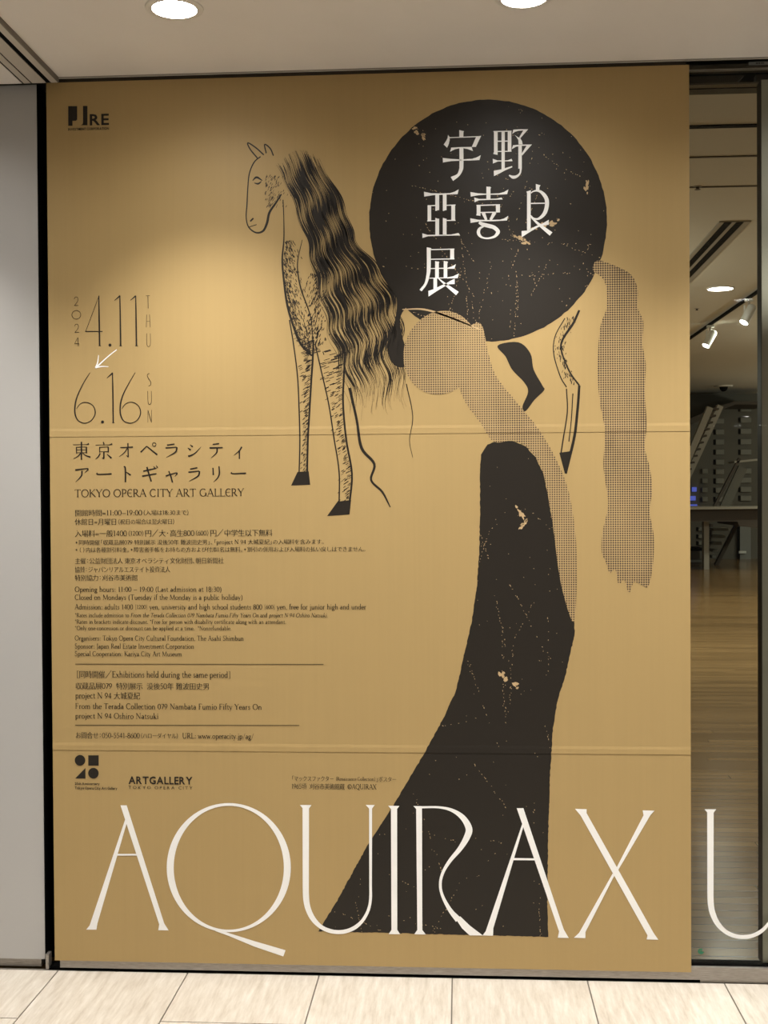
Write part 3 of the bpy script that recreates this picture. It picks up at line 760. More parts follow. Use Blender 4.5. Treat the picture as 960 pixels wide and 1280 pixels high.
chars('title_character', [([(256, 230), (256, 1010)], [72, 72]), ([(296, 268), (340, 235), (410, 220), (490, 240), (565, 310), (612, 400), (615, 520), (580, 650), (510, 740), (430, 785), (350, 770), (290, 715)], [20, 26, 34, 52, 72, 78, 80, 76, 60, 40, 28, 24]), ([(296, 474), (575, 470)], 22),
       ([(296, 745), (430, 870), (560, 975), (700, 1085)], [26, 50, 66, 84])],
      [[(395, 85), (488, 112), (466, 150), (466, 215), (397, 215)], [(205, 240), (296, 208), (296, 250), (222, 270)], [(110, 1025), (220, 1015), (300, 975), (400, 925), (520, 880), (655, 800), (655, 900), (540, 915), (440, 950), (300, 1030), (112, 1150)]], (645, 225, s16), 'white character 良')
chars('title_character', [([(288, 170), (288, 560), (270, 720), (225, 880), (125, 1015)], [80, 78, 66, 52, 52]), ([(330, 198), (800, 186)], 20), ([(755, 188), (755, 385)], [78, 78]), ([(330, 390), (800, 382)], 20), ([(452, 435), (452, 760)], [74, 74]), ([(622, 430), (622, 765)], [72, 72]),
       ([(310, 576), (660, 568)], 20), ([(300, 768), (660, 760)], 18), ([(418, 770), (418, 1000)], [72, 72]), ([(478, 770), (620, 890), (860, 1075)], [18, 46, 84])],
      [[(248, 150), (340, 168), (330, 200), (250, 195)], [(415, 425), (500, 450), (485, 480), (415, 470)], [(588, 420), (672, 445), (660, 475), (588, 470)], [(655, 562), (740, 535), (832, 488), (800, 580), (655, 580)], [(655, 752), (780, 728), (893, 672), (866, 768), (655, 774)],
       [(280, 1022), (390, 985), (520, 920), (640, 870), (720, 820), (806, 778), (806, 885), (700, 890), (600, 935), (460, 1020), (283, 1135)]], (518, 300, s16), 'white character 展')

# roman title across the foot
def big(polys, label, rib_=None, o=(0, 0, 1), holes=None):
    pr = Print()
    for p in polys: pr.poly(pw(p, o))
    if rib_: stroke(pr, rib_[0], rib_[1], o)
    if holes: pr.poly(pw(holes[0], o), [pw(holes[1], o)])
    return pr.build('large_letter', M['white'], 6, label)
o1 = (80, 990, 3.2); o2 = (365, 990, 4.8); o3 = (500, 990, 4.8); o4 = (640, 990, 4.8)
big([[(227, 52), (252, 52), (402, 524), (420, 552), (378, 551), (382, 528)], [(246, 108), (252, 124), (135, 525), (131, 549), (90, 549), (104, 532)], [(208, 246), (292, 246), (294, 253), (206, 253)]], 'first large white letter A', o=o1)
ell = lambda cx, cy, rx, ry, n=96: [(cx+rx*math.cos(2*math.pi*i/n), cy+ry*math.sin(2*math.pi*i/n)) for i in range(n)]
big([[(545, 520), (600, 543), (640, 556), (760, 594), (887, 631), (878, 656), (760, 616), (660, 574), (610, 556)]], 'large white letter Q', o=o1, holes=(ell(660, 301, 248, 258), ell(660, 301.5, 220, 247.5)))
_in = smooth([(102, 560), (103, 620), (110, 680), (135, 742), (180, 795), (235, 820), (290, 826), (350, 812), (405, 775), (440, 725), (458, 675), (464, 620), (464, 560)], None, 5)[0]
_out = smooth([(480, 570), (480, 640), (468, 705), (438, 766), (393, 814), (342, 840), (290, 850), (225, 843), (165, 815), (115, 768), (82, 705), (68, 640), (65, 570)], None, 5)[0]
Upts = [(48, 76), (118, 76), (103, 97)]+_in+[(463, 98), (443, 76), (497, 76), (481, 98)]+_out+[(64, 95)]
big([Upts], 'large white letter U', o=o2)
big([[(577, 80), (645, 82), (631, 100), (632, 825), (650, 851), (580, 850), (597, 825), (594, 100)]], 'large white letter I', o=o2)
big([[(80, 82), (132, 83), (132, 95), (134, 825), (155, 853), (86, 851), (104, 825), (97, 100)], [(330, 752), (362, 744), (420, 800), (497, 858), (418, 858), (372, 815)]], 'large white letter R', ([(120, 90), (230, 90), (310, 107), (375, 150), (413, 215), (402, 268), (360, 338), (300, 410), (258, 480), (242, 550), (255, 620), (300, 705), (350, 765)], [13, 13, 20, 32, 40, 38, 29, 22, 18, 17, 18, 26, 38]), o=o3)
big([[(700, 95), (740, 95), (982, 822), (1012, 873), (946, 872), (954, 835)], [(735, 183), (741, 203), (560, 815), (558, 860), (495, 858), (514, 833)], [(678, 394), (805, 396), (808, 408), (675, 407)]], 'second large white letter A', o=o3)
big([[(377, 99), (447, 101), (447, 125), (848, 842), (877, 884), (806, 882), (812, 858), (410, 138)], [(783, 108), (855, 110), (830, 136), (637, 465), (626, 452), (788, 138)], [(603, 486), (613, 500), (440, 838), (440, 874), (370, 872), (402, 842)]], 'large white letter X', o=o4)
# the U that goes on over the clear glass
wl = tag(bpy.data.objects.new('window_letter', None), 'large white letter U stuck on the clear glass right of the poster', 'letter')
COL.objects.link(wl); ux, uz = onwall(931, 1172.9, .014); wl.location = (ux, .0137, uz)
pu = Print(); pu.poly([onwall(365+505.6+p[0]/4.8, 990+5.6+p[1]/4.8*1.006, .0138) for p in Upts]); pu.build('letter_film', M['white'], 2, None, wl, .0138)

# dates
D5 = (80, 360, 8); D6 = (80, 440, 8)
dt = [Print(), Print()]
for pts, w, o in [([(352, 78), (355, 300), (360, 580)], [10, 15, 16], D5), ([(352, 85), (222, 432)], 5, D5), ([(215, 436), (390, 436)], 9, D5),
                  ([(562, 78), (566, 300), (570, 580)], [10, 15, 16], D5), ([(564, 80), (508, 126)], [16, 5], D5), ([(720, 78), (724, 300), (728, 580)], [10, 15, 16], D5), ([(722, 80), (666, 126)], [16, 5], D5),
                  ([(350, 580), (374, 580)], 6, D5), ([(558, 580), (584, 580)], 6, D5), ([(716, 580), (742, 580)], 6, D5),
                  ([(263, 208), (205, 300), (150, 410), (120, 500), (112, 580), (120, 640), (150, 690), (210, 712), (270, 690), (308, 640), (315, 590), (295, 540), (250, 510), (200, 505), (160, 525), (128, 570)], [5, 8, 12, 14, 14, 14, 10, 8, 8, 10, 10, 9, 8, 7, 7, 5], D6),
                  ([(716, 206), (660, 300), (602, 410), (572, 500), (565, 580), (573, 640), (602, 690), (665, 712), (725, 690), (762, 640), (768, 590), (748, 540), (704, 508), (655, 504), (612, 525), (582, 570)], [5, 8, 12, 14, 14, 14, 10, 8, 8, 10, 10, 9, 8, 7, 7, 5], D6),
                  ([(488, 208), (492, 400), (496, 708)], [10, 14, 14], D6), ([(490, 210), (432, 262)], [16, 5], D6), ([(484, 708), (510, 708)], 6, D6)]:
    stroke(dt[o is D6], pts, w, o)
dt[0].poly(pw(ell(463, 572, 15, 15, 20), D5)); dt[1].poly(pw(ell(389, 700, 15, 15, 20), D6))
dt[0].build('date_numerals', M['ink'], 6, 'thin dark numerals 4.11'); dt[1].build('date_numerals', M['ink'], 6, 'thin dark numerals 6.16')
ds = [Print(), Print(), Print()]
for pts, w, o in [([(106, 112), (118, 92), (138, 96), (144, 122), (130, 150), (106, 178)], 5, D5), ([(106, 178), (148, 176)], 5, D5),
                  ([(110, 382), (122, 364), (142, 368), (148, 392), (134, 420), (112, 446)], 5, D5), ([(112, 446), (154, 444)], 5, D5),
                  ([(142, 496), (110, 556)], 4, D5), ([(108, 558), (156, 558)], 5, D5), ([(143, 498), (146, 582)], 6, D5),
                  ([(822, 80), (862, 78)], 5, D5), ([(842, 80), (845, 206)], 6, D5),
                  ([(830, 268), (826, 395)], 5, D5), ([(858, 266), (866, 395)], 5, D5), ([(828, 336), (862, 335)], 4, D5),
                  ([(830, 455), (830, 540), (836, 578), (850, 588), (863, 576), (868, 540), (866, 455)], 5, D5),
                  ([(858, 216), (842, 222), (836, 240), (850, 268), (870, 300), (868, 330), (848, 342)], [4, 5, 5, 7, 6, 5, 4], D6),
                  ([(840, 392), (842, 480), (848, 518), (860, 524), (872, 515), (878, 480), (876, 390)], 5, D6),
                  ([(842, 706), (842, 582)], 4, D6), ([(842, 582), (878, 706)], 6, D6), ([(878, 706), (878, 580)], 4, D6)]:
    stroke(ds[0 if pts[0][0] < 300 else 1 if o is D5 else 2], pts, w, o)
stroke(ds[0], ell(127, 270, 44, 43, 40), 5, D5, False, True)
for p_, n_, l_ in zip(ds, ('year_lettering', 'weekday_lettering', 'weekday_lettering'), ('small thin year 2024', 'small thin letters THU', 'small thin letters SUN')): p_.build(n_, M['ink_thin'], 6, l_)
ar = Print()
for pts, w in [([(530, 618), (440, 690), (322, 798)], [10, 12, 14]), ([(320, 800), (340, 745), (350, 672)], [16, 12, 5]), ([(318, 798), (380, 786), (448, 788)], [16, 10, 6])]: stroke(ar, pts, w, D5)
ar.build('arrow', M['white'], 6, 'thin white arrow between the dates')

# two lines of heavy brush-serif Japanese
J7 = (86, 540, 8); J8 = (196, 540, 8)
jt = {}
for o, L in ((J7, [([(45, 128), (190, 125)], 5), ([(180, 127), (205, 118)], [4, 18]), ([(80, 150), (82, 215)], 10), ([(80, 152), (182, 150)], 6), ([(180, 148), (180, 213)], 13), ([(85, 179), (178, 178)], 5), ([(82, 207), (180, 206)], 5), ([(130, 98), (130, 278)], 15), ([(124, 208), (95, 243), (48, 268)], [12, 10, 3]), ([(138, 206), (172, 234), (220, 252)], [5, 10, 16]),
                  ([(348, 98), (356, 124)], [9, 14]), ([(270, 131), (415, 128)], 5), ([(405, 130), (438, 120)], [4, 17]), ([(312, 150), (312, 206)], 10), ([(310, 152), (402, 150)], 6), ([(398, 148), (398, 204)], 13), ([(312, 197), (398, 196)], 6), ([(354, 200), (354, 266)], 14), ([(356, 268), (334, 256)], [15, 3]), ([(318, 215), (298, 248), (270, 270)], [13, 10, 3]), ([(386, 222), (430, 262)], [6, 18]),
                  ([(518, 157), (645, 151)], [9, 14]), ([(594, 112), (598, 250)], [12, 13]), ([(600, 252), (576, 232)], [14, 3]), ([(590, 158), (560, 205), (506, 248)], [11, 10, 3]),
                  ([(722, 202), (738, 186), (774, 150), (788, 148), (830, 182), (888, 228)], [16, 12, 11, 11, 13, 16]),
                  ([(68, 380), (180, 366), (200, 372)], [15, 10, 16]), ([(200, 374), (165, 405)], [12, 4]), ([(136, 388), (128, 440), (70, 502)], [16, 14, 3]), ([(282, 410), (300, 423), (432, 419)], [16, 10, 16]),
                  ([(552, 346), (568, 362), (570, 502)], [10, 15, 16]), ([(574, 398), (622, 432)], [6, 18]),
                  ([(748, 392), (880, 362)], [14, 9]), ([(736, 442), (880, 416)], [16, 10]), ([(784, 350), (804, 420), (828, 496)], [16, 15, 14]), ([(850, 342), (866, 366)], [6, 12]), ([(876, 334), (892, 358)], [6, 12])]),
             (J8, [([(105, 131), (180, 121)], [12, 13]), ([(90, 160), (200, 152)], [14, 10]), ([(204, 152), (188, 202), (95, 256)], [16, 14, 3]),
                  ([(335, 128), (362, 148)], [6, 17]), ([(312, 160), (342, 180)], [6, 17]), ([(316, 242), (335, 238), (385, 212), (445, 148)], [20, 15, 10, 3]),
                  ([(560, 125), (626, 116)], [11, 13]), ([(530, 160), (662, 156)], [15, 12]), ([(606, 160), (600, 208), (545, 260)], [15, 14, 3]),
                  ([(852, 148), (825, 190), (770, 235)], [15, 11, 3]), ([(828, 188), (828, 270)], 13),
                  ([(92, 440), (190, 410), (208, 416)], [14, 10, 15]), ([(208, 416), (182, 446)], [12, 4]), ([(122, 390), (142, 440), (160, 505)], [11, 14, 16]),
                  ([(335, 371), (408, 358)], [12, 13]), ([(318, 402), (428, 391)], [14, 10]), ([(430, 392), (415, 440), (325, 492)], [16, 14, 3]),
                  ([(564, 358), (568, 432)], [13, 15]), ([(624, 342), (628, 415), (610, 460), (570, 500)], [13, 15, 12, 3]), ([(745, 404), (763, 416), (895, 412)], [16, 10, 15])])):
    for pts, w in L:
        px_ = o[0]+sum(p[0] for p in pts)/len(pts)/8; py_ = o[1]+sum(p[1] for p in pts)/len(pts)/8
        key = (py_ > 578, round((px_-102.9)/27.9)); stroke(jt.setdefault(key, Print()), pts, w, o)
stroke(jt[(False, 3)], ell(857, 125, 18, 18, 24), 7, J7, False, True)
for key in sorted(jt): jt[key].build('venue_character', M['ink'], 6, 'bold character '+('東京オペラシティ', 'アートギャラリー')[key[0]][key[1]])

# --- small text: a serif alphabet of strokes, Japanese from the built-in font with thinned horizontals
TH, TN = .088, .042
def arc(cx, cy, rx, ry, a0, a1): return ('a', cx, cy, rx, ry, a0, a1)
def ln(x0, y0, x1, y1, w=TH, w2=None): return ('l', x0, y0, x1, y1, w, w if w2 is None else w2)
def sf(x, y, h=.075): return ('l', x-h, y+.012, x+h, y+.012, TN, TN)
def cv(w, *p): return ('c', w, p)
G = {
 'a': (.41, [arc(.17, .12, .12, .11, 0, 360), ln(.30, .28, .30, .02), arc(.19, .27, .11, .11, 0, 150), ln(.30, .02, .38, .01, TN)]),
 'b': (.47, [ln(.10, .68, .10, .02), arc(.25, .19, .15, .19, 0, 360), ln(.04, .66, .10, .68, TN)]),
 'c': (.39, [arc(.21, .19, .16, .19, 48, 318)]),
 'd': (.48, [arc(.21, .19, .15, .19, 0, 360), ln(.36, .68, .36, .0), ln(.30, .66, .36, .68, TN), sf(.39, 0, .04)]),
 'e': (.40, [arc(.21, .19, .16, .19, 5, 315), ln(.06, .21, .36, .21, TN)]),
 'f': (.28, [ln(.13, 0, .13, .56), arc(.23, .56, .10, .11, 40, 180), ln(.04, .375, .25, .375, TN), sf(.13, 0)]),
 'g': (.42, [arc(.2, .25, .13, .125, 0, 360), arc(.2, -.1, .16, .09, 0, 360), ln(.1, .14, .1, .03, TN), ln(.1, .02, .28, -.01, TH), ln(.28, .35, .39, .38, TN)]),
 'h': (.50, [ln(.11, .68, .11, 0), arc(.25, .25, .13, .13, 0, 155), ln(.38, .26, .38, 0), sf(.11, 0), sf(.38, 0), ln(.05, .66, .11, .68, TN)]),
 'i': (.24, [ln(.12, .38, .12, 0), ln(.12, .52, .12, .60, .085), sf(.12, 0), ln(.05, .355, .12, .38, TN)]),
 'j': (.24, [ln(.13, .38, .13, -.1), arc(.03, -.1, .1, .09, 270, 360), ln(.13, .52, .13, .60, .085)]),
 'k': (.47, [ln(.11, .68, .11, 0), ln(.11, .17, .34, .38, TN), ln(.18, .23, .40, 0), sf(.11, 0), sf(.4, 0, .05)]),
 'l': (.24, [ln(.12, .68, .12, 0), sf(.12, 0), ln(.05, .66, .12, .68, TN)]),
 'm': (.74, [ln(.11, .38, .11, 0), arc(.24, .25, .12, .13, 0, 155), ln(.36, .26, .36, 0), arc(.49, .25, .12, .13, 0, 155), ln(.61, .26, .61, 0), sf(.11, 0), sf(.36, 0), sf(.61, 0), ln(.05, .355, .11, .38, TN)]),
 'n': (.50, [ln(.11, .38, .11, 0), arc(.25, .25, .13, .13, 0, 155), ln(.38, .26, .38, 0), sf(.11, 0), sf(.38, 0), ln(.05, .355, .11, .38, TN)]),
 'o': (.46, [arc(.23, .19, .175, .19, 0, 360)]),
 'p': (.48, [ln(.11, .38, .11, -.2), arc(.26, .19, .15, .19, 0, 360), sf(.11, -.2), ln(.05, .355, .11, .38, TN)]),
 'q': (.48, [ln(.37, .38, .37, -.2), arc(.22, .19, .15, .19, 0, 360), sf(.37, -.2)]),
 'r': (.34, [ln(.11, .38, .11, 0), arc(.24, .25, .11, .13, 50, 155), sf(.11, 0), ln(.05, .355, .11, .38, TN)]),
 's': (.34, [cv(.055, (.28, .32), (.17, .38), (.07, .30), (.17, .20), (.28, .10), (.17, .005), (.05, .07))]),
 't': (.31, [cv(.07, (.14, .50), (.14, .2), (.15, .06), (.21, .015), (.28, .04)), ln(.04, .375, .28, .375, TN)]),
 'u': (.49, [ln(.11, .38, .11, .12), arc(.23, .13, .12, .125, 180, 345), ln(.37, .38, .37, 0), sf(.40, 0, .04), ln(.05, .37, .11, .38, TN)]),
 'v': (.42, [ln(.05, .38, .21, 0), ln(.21, 0, .37, .38, TN), sf(.05, .37, .06), sf(.37, .37, .05)]),
 'w': (.62, [ln(.05, .38, .19, 0), ln(.19, 0, .31, .38, TN), ln(.30, .38, .44, 0), ln(.44, 0, .57, .38, TN), sf(.05, .37, .06), sf(.57, .37, .05)]),
 'x': (.42, [ln(.06, .38, .36, 0), ln(.36, .38, .06, 0, TN), sf(.06, 0, .05), sf(.36, 0, .05)]),
 'y': (.42, [ln(.05, .38, .21, .02), cv(TN, (.37, .38), (.21, .0), (.13, -.17), (.05, -.2)), sf(.05, .37, .06), sf(.37, .37, .05)]),
 'z': (.38, [ln(.05, .36, .33, .36, TN), ln(.33, .36, .05, .02), ln(.05, .02, .34, .02, TN)]),
 'A': (.64, [ln(.07, 0, .32, .66, TN), ln(.32, .66, .57, 0), ln(.15, .23, .48, .23, TN), sf(.07, 0), sf(.57, 0)]),
 'B': (.54, [ln(.12, 0, .12, .64), arc(.22, .48, .16, .155, -90, 90), arc(.24, .17, .20, .165, -90, 90), ln(.05, .635, .24, .635, TN), ln(.05, .005, .24, .005, TN), ln(.12, .33, .24, .33, TN)]),
 'C': (.64, [arc(.35, .32, .28, .32, 45, 315)]),
 'D': (.70, [ln(.13, 0, .13, .64), arc(.27, .32, .36, .315, -90, 90), ln(.05, .635, .28, .635, TN), ln(.05, .005, .28, .005, TN)]),
 'E': (.52, [ln(.12, 0, .12, .64), ln(.05, .63, .44, .63, TN), ln(.05, .01, .47, .01, TN), ln(.12, .33, .38, .33, TN), ln(.44, .63, .44, .55, TN), ln(.47, .01, .48, .10, TN)]),
 'F': (.49, [ln(.12, 0, .12, .64), ln(.05, .63, .44, .63, TN), ln(.12, .33, .37, .33, TN), ln(.44, .63, .44, .55, TN), sf(.12, 0)]),
 'G': (.68, [arc(.35, .32, .28, .32, 45, 330), ln(.60, .28, .60, .04), sf(.58, .28)]),
 'H': (.70, [ln(.13, 0, .13, .64), ln(.57, 0, .57, .64), ln(.13, .33, .57, .33, TN), sf(.13, 0), sf(.57, 0), sf(.13, .62), sf(.57, .62)]),
 'I': (.29, [ln(.145, 0, .145, .64), sf(.145, 0), sf(.145, .62)]),
 'J': (.30, [ln(.17, .64, .17, .0), arc(.06, 0, .11, .12, 270, 360), sf(.17, .62)]),
 'K': (.64, [ln(.12, 0, .12, .64), ln(.13, .28, .50, .63, TN), ln(.22, .36, .58, 0), sf(.12, 0), sf(.12, .62), sf(.58, 0, .05), sf(.50, .62, .06)]),
 'L': (.50, [ln(.12, 0, .12, .64), ln(.05, .01, .46, .01, TN), ln(.46, .01, .47, .11, TN), sf(.12, .62)]),
 'M': (.82, [ln(.11, 0, .14, .64, TN), ln(.14, .64, .41, .02), ln(.41, .02, .68, .64, TN), ln(.68, .64, .70, 0), sf(.11, 0), sf(.71, 0)]),
 'N': (.72, [ln(.12, 0, .12, .64, TN), ln(.12, .64, .58, 0), ln(.58, 0, .58, .64, TN), sf(.12, 0), sf(.10, .62, .06), sf(.58, .62)]),
 'O': (.72, [arc(.36, .32, .30, .32, 0, 360)]),
 'P': (.52, [ln(.12, 0, .12, .64), arc(.24, .46, .20, .175, -90, 90), ln(.05, .635, .25, .635, TN), ln(.12, .285, .25, .285, TN), sf(.12, 0)]),
 'Q': (.72, [arc(.36, .32, .30, .32, 0, 360), ln(.36, .0, .68, -.14)]),
 'R': (.60, [ln(.12, 0, .12, .64), arc(.24, .47, .18, .165, -90, 90), ln(.05, .635, .25, .635, TN), ln(.12, .305, .25, .305, TN), ln(.25, .31, .54, 0), sf(.12, 0), sf(.55, 0, .04)]),
 'S': (.48, [cv(.065, (.39, .55), (.26, .64), (.11, .58), (.12, .42), (.30, .30), (.40, .16), (.30, .02), (.15, .01), (.06, .12))]),
 'T': (.60, [ln(.30, 0, .30, .64), ln(.05, .63, .55, .63, TN), ln(.05, .63, .04, .54, TN), ln(.55, .63, .56, .54, TN), sf(.30, 0)]),
 'U': (.68, [ln(.13, .64, .13, .22), arc(.34, .22, .21, .22, 180, 360), ln(.55, .22, .55, .64, TN), sf(.13, .62), sf(.55, .62)]),
 'V': (.62, [ln(.07, .64, .31, 0), ln(.31, 0, .55, .64, TN), sf(.07, .62), sf(.55, .62)]),
 'W': (.90, [ln(.06, .64, .26, 0), ln(.26, 0, .45, .64, TN), ln(.45, .64, .65, 0), ln(.65, 0, .84, .64, TN), sf(.06, .62), sf(.84, .62)]),
 'X': (.62, [ln(.08, .64, .54, 0), ln(.54, .64, .08, 0, TN), sf(.08, 0), sf(.54, 0), sf(.08, .62), sf(.54, .62)]),
 'Y': (.58, [ln(.06, .64, .29, .3), ln(.29, .3, .52, .64, TN), ln(.29, .3, .29, 0), sf(.29, 0), sf(.06, .62, .06), sf(.52, .62, .06)]),
 'Z': (.56, [ln(.07, .62, .49, .62, TN), ln(.49, .62, .06, .02), ln(.06, .02, .50, .02, TN)]),
 '\u0404': (.52, [arc(.30, .32, .24, .32, 50, 310), ln(.08, .33, .42, .33, TN)]),
 '0': (.46, [arc(.23, .30, .18, .30, 0, 360)]), '1': (.38, [ln(.2, 0, .2, .6), ln(.1, .54, .2, .6, TN), sf(.2, 0)]),
 '2': (.45, [cv(.06, (.07, .46), (.13, .57), (.25, .6), (.35, .5), (.31, .34), (.07, .03)), ln(.07, .03, .40, .03, .06)]),
 '3': (.44, [cv(.055, (.08, .55), (.2, .6), (.33, .53), (.31, .38), (.18, .32), (.33, .26), (.36, .1), (.2, 0), (.06, .05))]),
 '4': (.46, [ln(.31, 0, .31, .6), ln(.31, .6, .04, .17, TN), ln(.04, .17, .43, .17, .05)]),
 '5': (.44, [ln(.12, .59, .36, .59, .06), ln(.12, .59, .10, .34, TN), cv(.06, (.1, .34), (.24, .37), (.36, .25), (.32, .07), (.18, 0), (.06, .04))]),
 '6': (.45, [arc(.23, .19, .16, .19, 0, 360), cv(.05, (.36, .6), (.2, .5), (.08, .3), (.07, .18))]),
 '7': (.42, [ln(.05, .58, .38, .58, .06), ln(.38, .58, .15, 0)]),
 '8': (.45, [arc(.225, .45, .14, .145, 0, 360), arc(.225, .155, .17, .155, 0, 360)]),
 '9': (.45, [arc(.22, .41, .16, .19, 0, 360), cv(.05, (.09, 0), (.25, .1), (.37, .3), (.38, .42))]),
 '.': (.22, [ln(.11, .0, .11, .085, .09)]), ',': (.22, [ln(.11, .07, .11, .0, .09), ln(.12, .02, .07, -.1, TN)]), ':': (.26, [ln(.13, .0, .13, .085, .09), ln(.13, .28, .13, .365, .09)]),
 '-': (.32, [ln(.04, .2, .28, .2, .05)]), '\u2013': (.56, [ln(.03, .22, .53, .22, .045)]), '\uff1d': (.52, [ln(.05, .28, .47, .28, .05), ln(.05, .15, .47, .15, .05)]),
 '(': (.3, [arc(.36, .24, .26, .44, 125, 235)]), ')': (.3, [arc(-.06, .24, .26, .44, -55, 55)]), '[': (.3, [ln(.13, -.12, .13, .64, .04), ln(.13, .63, .26, .63, TN), ln(.13, -.12, .26, -.12, TN)]), ']': (.3, [ln(.17, -.12, .17, .64, .04), ln(.17, .63, .04, .63, TN), ln(.17, -.12, .04, -.12, TN)]),
 '*': (.36, [ln(.18, .40, .18, .66, .04), ln(.07, .46, .29, .60, .04), ln(.07, .60, .29, .46, .04)]), '/': (.4, [ln(.04, -.1, .36, .66, .04)]),
 '\uff0a': (.62, [ln(.31, .14, .31, .46, .06), ln(.17, .22, .45, .38, .06), ln(.17, .38, .45, .22, .06)]), '\uff0f': (.9, [ln(.08, -.08, .82, .74, .05)]),
 '\u00a9': (.72, [arc(.36, .3, .30, .30, 0, 360), arc(.36, .3, .14, .16, 50, 310)]),
 '\u30fb': (.5, [ln(.25, .24, .25, .36, .12)]), '\uff1a': (.5, [ln(.25, .1, .25, .2, .09), ln(.25, .42, .25, .52, .09)]),
}
def glyph_mesh(ch, slant=0.0, wk=1.0):
    adv, sts = G[ch]; pr = Print()
    for s_ in sts:
        if s_[0] == 'l': pr.ribbon([(s_[1], s_[2]), (s_[3], s_[4])], [s_[5]*wk, s_[6]*wk])
        elif s_[0] == 'a':
            _, cx, cy, rx, ry, a0, a1 = s_; full = abs(a1-a0) >= 360; n = 18 if full else max(6, int(abs(a1-a0)/20))
            tt = [math.radians(a0+(a1-a0)*i/n) for i in range(n if full else n+1)]
            pr.ribbon([(cx+rx*math.cos(t), cy+ry*math.sin(t)) for t in tt], [(TN+(TH-TN)*abs(math.cos(t)))*wk for t in tt], full)
        else:
            p, w = smooth(list(s_[2]), [s_[1]*wk]*len(s_[2]), 4); pr.ribbon(p, w)
    return adv, [(x+slant*y, y) for x, y in pr.v], pr.f

LINES = [  # x0, x1, y centre, em, text in picture measure; { } smaller, < > slanted
 ('opening hours in Japanese', [(93.75, 237.5, 640.8, 9.2, '開館時間＝11:00–19:00{（入場は18:30まで）}'), (93.75, 219.6, 652, 9.2, '休館日＝月曜日{（祝日の場合は翌火曜日）}')]),
 ('admission prices in Japanese', [(93.75, 340.8, 666.3, 9.6, '入場料＝一般1400{（1200）}円／大・高生800{（600）}円／中学生以下無料'), (93.75, 406, 677.5, 7.2, '＊同時開催「収蔵品展079 特別展示 没後50年 難波田史男」、「project N 94 大城夏紀」の入場料を含みます。'), (93.75, 458, 686.7, 7.2, '＊（ ）内は各種割引料金。＊障害者手帳をお持ちの方および付添1名は無料。＊割引の併用および入場料の払い戻しはできません。')]),
 ('organisers in Japanese', [(93.75, 280, 700.8, 8.4, '主催：公益財団法人 東京オペラシティ文化財団、朝日新聞社'), (93.75, 213, 711.7, 8.4, '協賛：ジャパンリアルエステイト投資法人'), (93.75, 172.5, 722, 8.4, '特別協力：刈谷市美術館')]),
 ('opening hours in English', [(93.75, 277.5, 736.3, 10, 'Opening hours: 11:00 – 19:00 (Last admission at 18:30)'), (93.75, 303.8, 746.3, 10, 'Closed on Mondays (Tuesday if the Monday is a public holiday)')]),
 ('admission prices in English', [(93.75, 458, 758.3, 10, 'Admission: adults 1400 {[1200]} yen, university and high school students 800 {[600]} yen, free for junior high and under'), (93.75, 410, 768.8, 8, '*Rates include admission to <From the Terada Collection 079 Nambata Fumio Fifty Years On> and <project N 94 Oshiro Natsuki.>'), (93.75, 358, 777, 8, '*Rates in brackets indicate discount. *Free for person with disability certificate along with an attendant.'), (93.75, 289.6, 785, 8, '*Only one concession or discount can be applied at a time.  *Nonrefundable.')]),
 ('organisers in English', [(93.75, 305, 797.5, 9.4, 'Organisers: Tokyo Opera City Cultural Foundation, The Asahi Shimbun'), (93.75, 243, 807.5, 9.4, 'Sponsor: Japan Real Estate Investment Corporation'), (93.75, 228, 817, 9.4, 'Special Cooperation: Kariya City Art Museum')]),
 ('exhibitions held during the same period', [(94.4, 290, 843, 10.4, '［同時開催／Exhibitions held during the same period］'), (94.4, 262, 857.4, 9.6, '収蔵品展079  特別展示  没後50年 難波田史男'), (94.4, 175.4, 869.3, 10, 'project N 94 大城夏紀'), (94.4, 327.6, 882.8, 11, 'From the Terada Collection 079 Nambata Fumio Fifty Years On'), (94.4, 198.6, 894.6, 11, 'project N 94 Oshiro Natsuki')]),
 ('telephone number and web address', [(94.4, 317.6, 919.4, 9.2, 'お問合せ：050-5541-8600{（ハローダイヤル）}  URL: www.operacity.jp/ag/')]),
 ('picture credit', [(364.4, 495.6, 973.2, 7.4, '「マックスファクター {（Renaissance Collection）}」ポスター'), (364.4, 470.7, 982.8, 8.4, '1965頃  刈谷市美術館蔵  ©AQUIRAX')]),
 ('venue name in thin capitals', [(93.5, 305.4, 616.0, 14.8, 'TOKYO OP\u0404RA CITY ART GALL\u0404RY')]),
]
SANS = [(161, 241, 975, 13.4, 'ARTGALLERY', 'bold'), (161, 241, 984.2, 5.6, 'T O K Y O   O P E R A   C I T Y', 'reg'), (94, 125, 979.2, 4.6, '25th Anniversary', 'bold'), (94, 147, 984.7, 4.6, 'Tokyo Opera City Art Gallery', 'bold'), (112.6, 136.6, 149.5, 19.6, 'RE', 'bold'), (85.7, 136.6, 161.5, 4.6, 'INVESTMENT CORPORATION', 'bold')]
need = set()
for _, ls in LINES:
    for l in ls:
        for ch in l[4]:
            if ch not in G and ch not in '{}<> \u3000': need.add((ch, 'min'))
for l in SANS:
    for ch in l[4]:
        if ch != ' ': need.add((ch, l[5]))
tmp = []
for ch, sty in sorted(need):
    c = bpy.data.curves.new('glyph', 'FONT'); c.body = ch; c.size = 1.0; c.resolution_u = 2; c.fill_mode = 'FRONT'
    if sty == 'bold': c.offset = .022
    o = bpy.data.objects.new('glyph', c); COL.objects.link(o); tmp.append((ch, sty, o))
bpy.context.view_layer.update()
dg = bpy.context.evaluated_depsgraph_get(); FONT = {}
